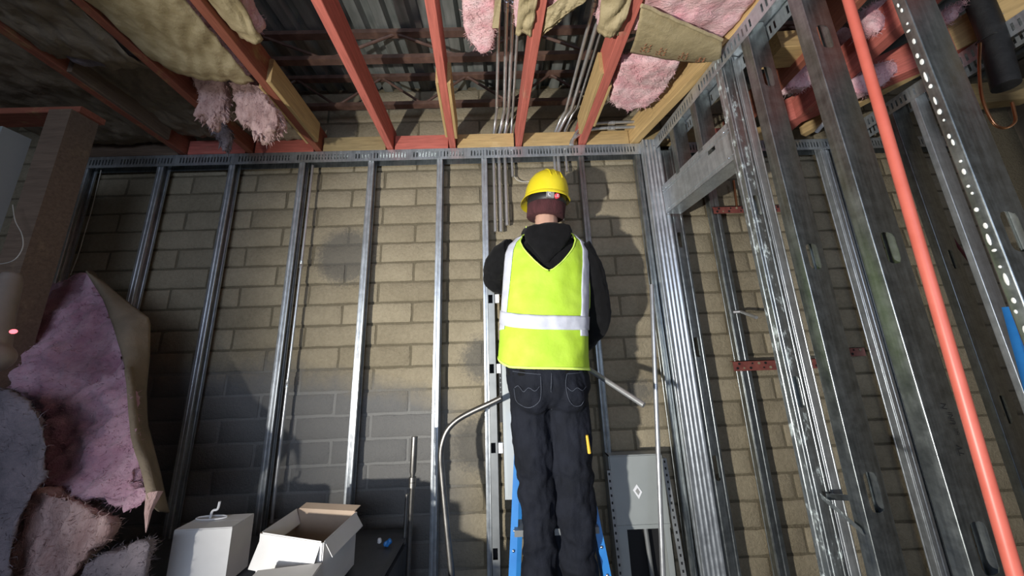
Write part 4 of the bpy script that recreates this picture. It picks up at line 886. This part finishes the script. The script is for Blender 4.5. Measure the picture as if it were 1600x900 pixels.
for z in (-1.25, -.955, -.66):
    a, b2 = rail_pt(-1, z), rail_pt(1, z); part('tread', MB().beam(a+Vector((0, -.015, 0)), b2+Vector((0, -.015, 0)), (0, .085, 0), (0, 0, .022)), MT['strut'], t, smooth=False)
mb = MB(); c = (rail_pt(-1, -.27)+rail_pt(1, -.27))/2; mb.box((c.x-.16, c.y-.06, c.z-.01), (c.x+.16, c.y+.10, c.z+.02)); part('top_cap', mb, MT['blue'], t, smooth=False)

# ---------------------------------------------------------------- the worker
def ell(c, rx, ry, n=28, ux=Vector((1, 0, 0)), uy=Vector((0, 1, 0)), pw=2.3):
    out = []
    for k in range(n):
        a = 2*pi*k/n; ca, sa = cos(a), sin(a); sx = math.copysign(abs(ca)**(2/pw), ca); sy = math.copysign(abs(sa)**(2/pw), sa)
        out.append(Vector(c)+ux*(rx*sx)+uy*(ry*sy))
    return out
TOR = [(-.22, .160, 1.385, .155, .118), (-.12, .160, 1.38, .168, .128), (-.03, .152, 1.375, .166, .122), (.06, .150, 1.375, .165, .118), (.18, .160, 1.38, .172, .122), (.30, .170, 1.385, .180, .126),
       (.40, .178, 1.385, .185, .124), (.46, .182, 1.385, .178, .112), (.505, .184, 1.388, .150, .098), (.545, .188, 1.392, .105, .080), (.575, .192, 1.40, .070, .068)]
def interp(T, z):
    if z <= T[0][0]: return T[0][1:]
    for a, b2 in zip(T, T[1:]):
        if z <= b2[0]: k = (z-a[0])/(b2[0]-a[0]); k = k*k*(3-2*k)*.5+k*.5; return tuple(p+(q-p)*k for p, q in zip(a[1:], b2[1:]))
    return T[-1][1:]
def torso(mb, grow, z0, z1, n=24):
    rings = []
    for i in range(n+1):
        z = z0+(z1-z0)*i/n; cx, cy, rx, ry = interp(TOR, z); rings.append(ell((cx, cy, z+ZC), rx+grow, ry+grow))
    mb.loft(rings)
def limb(mb, pts, rs, seg=14): mb.tube(smooth_path([Vector((p[0], p[1], p[2]+ZC)) for p in pts], 5), [rs[min(int(i/5), len(rs)-1)]+(rs[min(int(i/5)+1, len(rs)-1)]-rs[min(int(i/5), len(rs)-1)])*((i % 5)/5) for i in range(5*(len(pts)-1)+1)], seg)
HEAD = Vector((.205, 1.425, .745+ZC))
ARM_L = [(.035, 1.385, .475), (-.022, 1.44, .455), (-.058, 1.515, .415), (-.045, 1.565, .375), (.02, 1.582, .36), (.075, 1.595, .365)]
ARM_R = [(.325, 1.38, .475), (.365, 1.385, .40), (.392, 1.395, .27), (.398, 1.41, .155), (.362, 1.47, .075), (.318, 1.53, .035)]
LEG_L = [(.087, 1.385, -.08), (.082, 1.385, -.30), (.088, 1.375, -.50), (.092, 1.385, -.70), (.095, 1.39, -.88)]
LEG_R = [(.233, 1.385, -.08), (.238, 1.38, -.30), (.238, 1.37, -.50), (.236, 1.385, -.70), (.236, 1.39, -.88)]
def hand(mb, wrist, fwd, up, side, curl=.9):
    """palm with four fingers and a thumb; side = +1 thumb towards fwd x up"""
    fwd = Vector(fwd).normalized(); up = Vector(up); up = (up-fwd*up.dot(fwd)).normalized(); lat = fwd.cross(up)*side; W = Vector((wrist[0], wrist[1], wrist[2]+ZC))
    mb.tube([W-fwd*.03, W, W+fwd*.03], [.026, .026, .03], 12)
    for k in range(4): mb.tube([W+fwd*.01+lat*(.008*(1.5-k)), W+fwd*.088+lat*(.0185*(1.5-k))], [.016, .0135], 10)
    ln = [.070, .080, .074, .058]
    for k in range(4):
        p = W+fwd*.086+lat*(.019*(1.5-k)); a = .25; pts = [p]
        for q, fr in enumerate((.45, .32, .23)):
            a += curl*(.75 if q else .55); p = p+(fwd*cos(a)-up*sin(a))*ln[k]*fr; pts.append(p)
        mb.tube(pts, [.0098, .0092, .0085, .0072], 9); mb.ball(pts[-1], .0072, 8, 6)
    p = W+fwd*.028+lat*.026; q = p+(fwd*.6+lat*.75-up*.25).normalized()*.042; r = q+(fwd*.9+lat*.1-up*.55).normalized()*.032
    mb.tube([W+fwd*.015+lat*.012, p, q, r], [.017, .014, .0105, .0085], 9); mb.ball(r, .0085, 8, 6)
body = MB(); torso(body, -.024, -.13, .55)
limb(body, [(.185, 1.395, .50), (.193, 1.402, .585), (.200, 1.412, .66), (.205, 1.425, .72)], [.066, .056, .054, .054])
body.ball(HEAD, (.074, .094, .118), 22, 14); body.ball(HEAD+Vector((-.004, .045, -.055)), (.055, .058, .062), 16, 10)
body.tube([HEAD+Vector((-.006, .088, .010)), HEAD+Vector((-.008, .118, -.028)), HEAD+Vector((-.007, .096, -.036))], [.009, .014, .010], 8)       # nose
for s in (-1, 1):
    body.ball(HEAD+Vector((s*.076, .002, -.012)), (.010, .022, .032), 10, 8)                               # ears
    body.ball(HEAD+Vector((s*.030-.006, .090, .022)), (.020, .012, .006), 10, 6)                              # brow
body.ball(HEAD+Vector((-.006, .095, -.066)), (.024, .010, .008), 10, 6)                                       # lips
limb(body, ARM_L, [.052, .046, .040, .038, .032, .026]); limb(body, ARM_R, [.052, .048, .043, .039, .034, .027])
hand(body, ARM_L[-1], (.80, .15, .22), (-.15, -.2, 1), 1); hand(body, ARM_R[-1], (-.55, .55, -.35), (.5, .3, .8), -1)
limb(body, LEG_L, [.080, .070, .054, .048, .038]); limb(body, LEG_R, [.080, .070, .054, .048, .038])
for L_ in (LEG_L, LEG_R):
    a = L_[-1]; body.tube([Vector((a[0], a[1]-.04, -.905+ZC)), Vector((a[0], a[1]+.06, -.905+ZC)), Vector((a[0], a[1]+.15, -.915+ZC))], [.035, .038, .026], 12)
body = fuse(body, .005, 3)
man = thing('person', 'construction worker seen from behind in lime vest, black hoodie and yellow hard hat', 'person', (.165, 1.38, ZC-.94))
part('body', body, MT['skin'], man, ang=180)
for s in (-1, 1): part('eye', MB().ball(HEAD+Vector((s*.030-.006, .087, .008)), (.013, .009, .009), 12, 8), MT['white'], man)
# hoodie
def folds(amp, fx=1, fz=1):
    def f(p, n): return n*(amp*fbm((p.x*fx, p.y*fx, p.z*fz), 11, 3)+amp*.6*sin(38*p.z+9*p.x+6*fbm(p, 6))*.35)
    return f
hd = MB(); torso(hd, .0, -.07, .545); limb(hd, ARM_L, [.074, .068, .064, .058, .048, .038]); limb(hd, ARM_R, [.072, .068, .066, .061, .050, .038])
for s, c in ((-1, (.075, 1.385, .462)), (1, (.298, 1.385, .462))): hd.ball(Vector((c[0], c[1], c[2]+ZC)), (.085, .085, .07))
limb(hd, [(.188, 1.392, .50), (.194, 1.402, .555), (.197, 1.408, .592)], [.115, .082, .070])
hood = MB()
for k in range(9):                      # hood lying on the back: a thick horseshoe tapering to a point
    a = -pi*.98+pi*.96*k/8; hood.ball(Vector((.190+.082*cos(a), 1.37+.075*sin(a), ZC+.555+.018*sin(a))), (.040, .045, .038))
hood.loft([ell((.190-.004*i, 1.30-.016*min(i, 3)*.6, ZC+.560-.030*i), (.098, .106, .098, .080, .058, .032, .010)[i], .045-.004*i) for i in range(7)])
hoodie = part('hoodie', fuse(hd, .006, 3, folds(.007)), MT['hoodie'], man, ang=180)
part('hood', fuse(hood, .006, 4, folds(.005)), MT['hoodie'], hoodie, ang=180)
# jeans
jn = MB(); rings = []
for z, k in ((-.012, 1), (-.03, 1), (-.06, 1), (-.10, 1), (-.13, 1), (-.155, .97), (-.180, .86), (-.200, .66), (-.215, .35)): cx, cy, rx, ry = interp(TOR, z); rings.append(ell((cx, cy, z+ZC), (rx+.004)*k, (ry+.004)*k))
jn.loft(rings[::-1]); limb(jn, LEG_L, [.092, .084, .070, .066, .068]); limb(jn, LEG_R, [.092, .086, .074, .070, .072])
jn.ball(Vector((.092, 1.335, -.145+ZC)), (.080, .090, .085)); jn.ball(Vector((.232, 1.335, -.145+ZC)), (.080, .090, .085))
def jfold(p, n):
    k = min(1, max(0, (ZC-.30-p.z)/.2)); return n*(.006*fbm((p.x*2, p.y*2, p.z), 12, 3)+k*.006*sin(46*p.z+10*p.x+7*fbm(p, 5)))
jb = fuse(jn, .006, 7, jfold); jeans = part('jeans', jb, MT['denim'], man, ang=180)
from mathutils.bvhtree import BVHTree
jt = BVHTree.FromPolygons([tuple(v) for v in jb.v], jb.f)
def on_jeans(px, py, off=.003):
    d = ray(px, py).normalized(); h = jt.ray_cast(Vector((0, 0, ZC)), d)
    return (h[0]-d*off) if h[0] else atY(px, py, 1.27)
def stitch(pts, r=.0011): part('stitch', MB().tube(smooth_path([on_jeans(*p) for p in pts], 8), r, 5), MT['stitch'], jeans)
for P_ in ([(801, 580), (822, 583), (845, 585)], [(804, 606), (810, 603), (818, 612), (826, 606), (836, 611), (843, 604)], [(803, 607), (806, 625), (814, 633), (826, 637), (838, 632), (845, 620), (845, 588)],
           [(886, 585), (884, 600), (888, 622), (897, 634), (908, 633), (914, 622)], [(886, 605), (894, 611), (902, 606), (910, 610), (916, 604)], [(886, 584), (900, 583), (914, 581)], [(862, 583), (861, 610), (862, 640)]):
    stitch(P_)
for s, L_ in ((-1, LEG_L), (1, LEG_R)):
    a = L_[-1]; sh = MB(); sh.tube([Vector((a[0], a[1]-.05, -.895+ZC)), Vector((a[0], a[1]+.05, -.895+ZC)), Vector((a[0]+s*.006, a[1]+.13, -.91+ZC)), Vector((a[0]+s*.008, a[1]+.19, -.915+ZC))], [.044, .048, .043, .030], 14); sh.tube([Vector((a[0], a[1], -.90+ZC)), Vector((a[0], a[1], -.80+ZC))], [.050, .052], 14)
    sb = fuse(sh, .006, 3); sb.v = [Vector((v.x, v.y, max(v.z, ZC-.942))) for v in sb.v]; part('boot', sb, MT['black'], man, ang=180)
# vest: a loose shell over the hoodie, back and front, with open arm holes and V neck
VT = [(-.06, .139, 1.372, .192, .150), (.0, .142, 1.375, .190, .148), (.10, .150, 1.378, .190, .143), (.22, .164, 1.38, .193, .141), (.32, .172, 1.383, .194, .140), (.40, .178, 1.385, .194, .136), (.45, .181, 1.385, .192, .127), (.49, .183, 1.387, .180, .116), (.525, .185, 1.39, .150, .102), (.55, .187, 1.393, .120, .088)]
def vsurf(s, z, off, front):
    cx, cy, rx, ry = interp(VT, z); a = s*pi/2*.985; pw = 2/2.3
    x = cx+(rx+off)*math.copysign(abs(sin(a))**pw, sin(a)); yy = (ry+off)*abs(cos(a))**pw
    wr = .005*fbm((x*2.2, 3 if front else 1, z*1.3), 8, 3)+.004*sin(26*x+14*z+5*fbm((x, z, 2), 5))*max(0, 1-(z+.06)/.45)
    return Vector((x, cy+(yy+wr if front else -yy-wr), z+ZC))
def hem(s): return -.048-.018*s+.030*max(0, -s-.5)**1.0*2
VN = .345                                     # bottom of the V at the back
def neck(z, front):                           # half width of the neck opening in s
    z0 = VN if not front else .16
    return 0 if z < z0 else .52*min(1, (z-z0)/(.53-z0))**.85
def smax(z):                                   # arm hole edge in s
    return 1.0 if z < .16 else 1.0-.23*min(1, (z-.16)/.16)**1.2
def panel(mb, front, off, f0, f1, z0f, z1, nu=10, nz=40):
    """strip between two fractions of s, as functions of z"""
    mb.grid(lambda u, v: (lambda s0: vsurf(s0[0], s0[1], off, front))((lambda z: (f0(z)+(f1(z)-f0(z))*u, z))(z0f(u)+(z1-z0f(u))*v)), nu, nz)
vb = MB()
for front in (False, True):
    for sg in (-1, 1):
        vb.grid(lambda u, v, sg=sg, front=front: (lambda z: vsurf(sg*(neck(z, front)+(smax(z)-neck(z, front))*u), z, 0, front))(hem(sg*u)+(.548-hem(sg*u))*v), 16, 60)
vest = part('vest', vb, MT['vest'], man, ang=180, solid=.003)
bm = bmesh.new(); bm.from_mesh(vest.data); bmesh.ops.remove_doubles(bm, verts=bm.verts, dist=.0008); bmesh.ops.recalc_face_normals(bm, faces=bm.faces); bm.to_mesh(vest.data); bm.free(); vest.data.shade_smooth()
def ribbon(name, m, fn, nu, nv, sol=.0015): part(name, MB().grid(fn, nu, nv), m, vest, ang=180, solid=sol)
# reflective tape: two vertical strips and one tilted band
def strip(sc_, w_): return lambda u, v: (lambda z: vsurf(sc_(z)+(u-.5)*w_, z, .0045, False))(sc_z0+(.532-sc_z0)*v)
sc_z0 = .115; ribbon('reflective_tape', MT['tape'], strip(lambda z: -.70-.10*max(0, .35-z)/.25+.06*max(0, z-.35)/.2, .26), 6, 50)
sc_z0 = .075; ribbon('reflective_tape', MT['tape'], strip(lambda z: .60+.09*max(0, z-.3)/.2, .26), 6, 50)
ribbon('reflective_tape', MT['tape'], lambda u, v: vsurf(-.98+1.80*u, .178-.052*u-.020*sin(u*3.3)-.0+(v-.5)*.056, .0055, False), 50, 6)
ribbon('binding', MT['binding'], lambda u, v: vsurf(-1+2*u, hem(-1+2*u)+.009*v, .003, False), 60, 2, .002)
for sg in (-1, 1):
    ribbon('binding', MT['binding'], lambda u, v, sg=sg: (lambda z: vsurf(sg*(smax(z)-.035*u), z, .003, False))(.16+.385*v), 2, 40, .002)
    ribbon('binding', MT['binding'], lambda u, v, sg=sg: (lambda z: vsurf(sg*(neck(z, False)+.02*u), z, .003, False))(VN+.235*v), 2, 40, .002)
# knitted cap, hard hat, ratchet band
Hc = HEAD
Rh = Matrix.Rotation(radians(7), 3, 'Y') @ Matrix.Rotation(radians(9), 3, 'X') @ Matrix.Rotation(radians(17), 3, 'Z')
def hpnt(x, y, z): return Hc+Rh@Vector((x, y, z))
cap = MB(); cap.loft([[hpnt(r*.083*cos(a), -.004+r*.103*sin(a), z) for a in [2*pi*k/28 for k in range(28)]] for z, r in ((-.080, 1.0), (-.03, 1.04), (.02, 1.04), (.07, .95), (.10, .78), (.118, .5), (.124, .2))])
beanie = part('beanie', cap, MT['beanie'], man, ang=60)
part('beanie_cuff', MB().loft([[hpnt(r*.083*cos(a), -.004+r*.103*sin(a), z) for a in [2*pi*k/28 for k in range(28)]] for z, r in ((-.084, 1.02), (-.078, 1.08), (-.022, 1.10), (-.016, 1.03))]), MT['beanie'], beanie, ang=60)
hat = MB(); prof = [(.000, 1.00), (.012, .99), (.045, .955), (.08, .86), (.108, .69), (.128, .46), (.138, .20), (.140, .02)]
hat.loft([[hpnt(r*.104*cos(a)*(1+.02*cos(2*a)), .004+r*.130*sin(a), .022+z*.97+.010*cos(4*a)*0) for a in [2*pi*k/40 for k in range(40)]] for z, r in prof])
hh = part('hard_hat', hat, MT['hat'], man, ang=60)
brim = MB(); n = 48; ri = []; ro = []; rb = []
for k in range(n):
    a = 2*pi*k/n; fr = max(0, sin(a)); ext = .012+.050*fr**2; dz = -.010-.014*fr-.0*cos(a)
    ri.append(hpnt(.102*cos(a), .004+.128*sin(a), .026)); ro.append(hpnt((.104+ext*.75)*cos(a), .004+(.130+ext)*sin(a), .020+dz)); rb.append(hpnt((.104+ext*.72)*cos(a), .004+(.130+ext*.96)*sin(a), .014+dz))
ru = [hpnt(.098*cos(2*pi*k/n), .004+.124*sin(2*pi*k/n), .018) for k in range(n)]
vs = ri+ro+rb+ru; fs = []
for k in range(n):
    q = (k+1) % n
    for j in range(4): a_, b_ = j*n, ((j+1) % 4)*n; fs.append((a_+k, a_+q, b_+q, b_+k))
brim.add(vs, fs); part('hat_brim', brim, MT['hat'], hh, ang=50)
for s in (-1, 0, 1):
    part('hat_ridge', MB().tube([hpnt(s*.028, .004+.131*cos(q), .024+.1345*sin(q)*(.975 if s else 1.0)) for q in [pi*.18+pi*.64*i/14 for i in range(15)]], .004 if s == 0 else .003, 8), MT['hat'], hh)
band = MB().loft([[hpnt(r*.091*cos(a), -.004+r*.112*sin(a), z) for a in [2*pi*k/36 for k in range(36)]] for z, r in ((-.022, 1.0), (-.020, 1.02), (.012, 1.02), (.014, 1.0))])
part('hat_band', band, MT['black'], hh, ang=50)
c = hpnt(-.030, -.119, -.006); ex = Rh@Vector((1, 0, 0)); ey = Rh@Vector((0, 1, 0)); ez = Rh@Vector((0, 0, 1))
part('ratchet_box', MB().obox(c, ex*.017, ey*.007, ez*.014), MT['greyplastic'], hh, smooth=False)
rg = MB().tube([c-ex*.004-ey*.008+(ex*cos(a)+ez*sin(a))*.008 for a in [pi*.35+pi*1.35*i/10 for i in range(11)]], .0018, 6); part('ratchet_mark', rg, MT['white'], hh)
c2 = hpnt(.002, -.121, -.007); kn = part('ratchet_knob', MB().tube([c2+ey*.004, c2-ey*.008, c2-ey*.010], [.0125, .0125, .010], 18), MT['redbadge'], hh); tag(kn, 'round red badge')
part('badge_mark', MB().obox(c2-ey*.0105+ez*.003, ex*.003, ey*.0006, ez*.003).obox(c2-ey*.0105-ez*.004, ex*.005, ey*.0006, ez*.0015), MT['tape'], hh, smooth=False)
# what he holds and carries
a = atY(1006, 633, 1.30); b2 = Vector((.285, 1.565, ZC+.000)); d = (b2-a).normalized()
conduit('straight conduit held by the right hand of the worker, pointing down right', [b2+d*.03, a], .0115, 'emt')
solo('yellow_tool', MB().tube([on_jeans(917, 680, .012), on_jeans(921, 708, .010)], [.005, .0065], 8), MT['yellow'], 'yellow tool handle at the right thigh of the worker', 'tool')
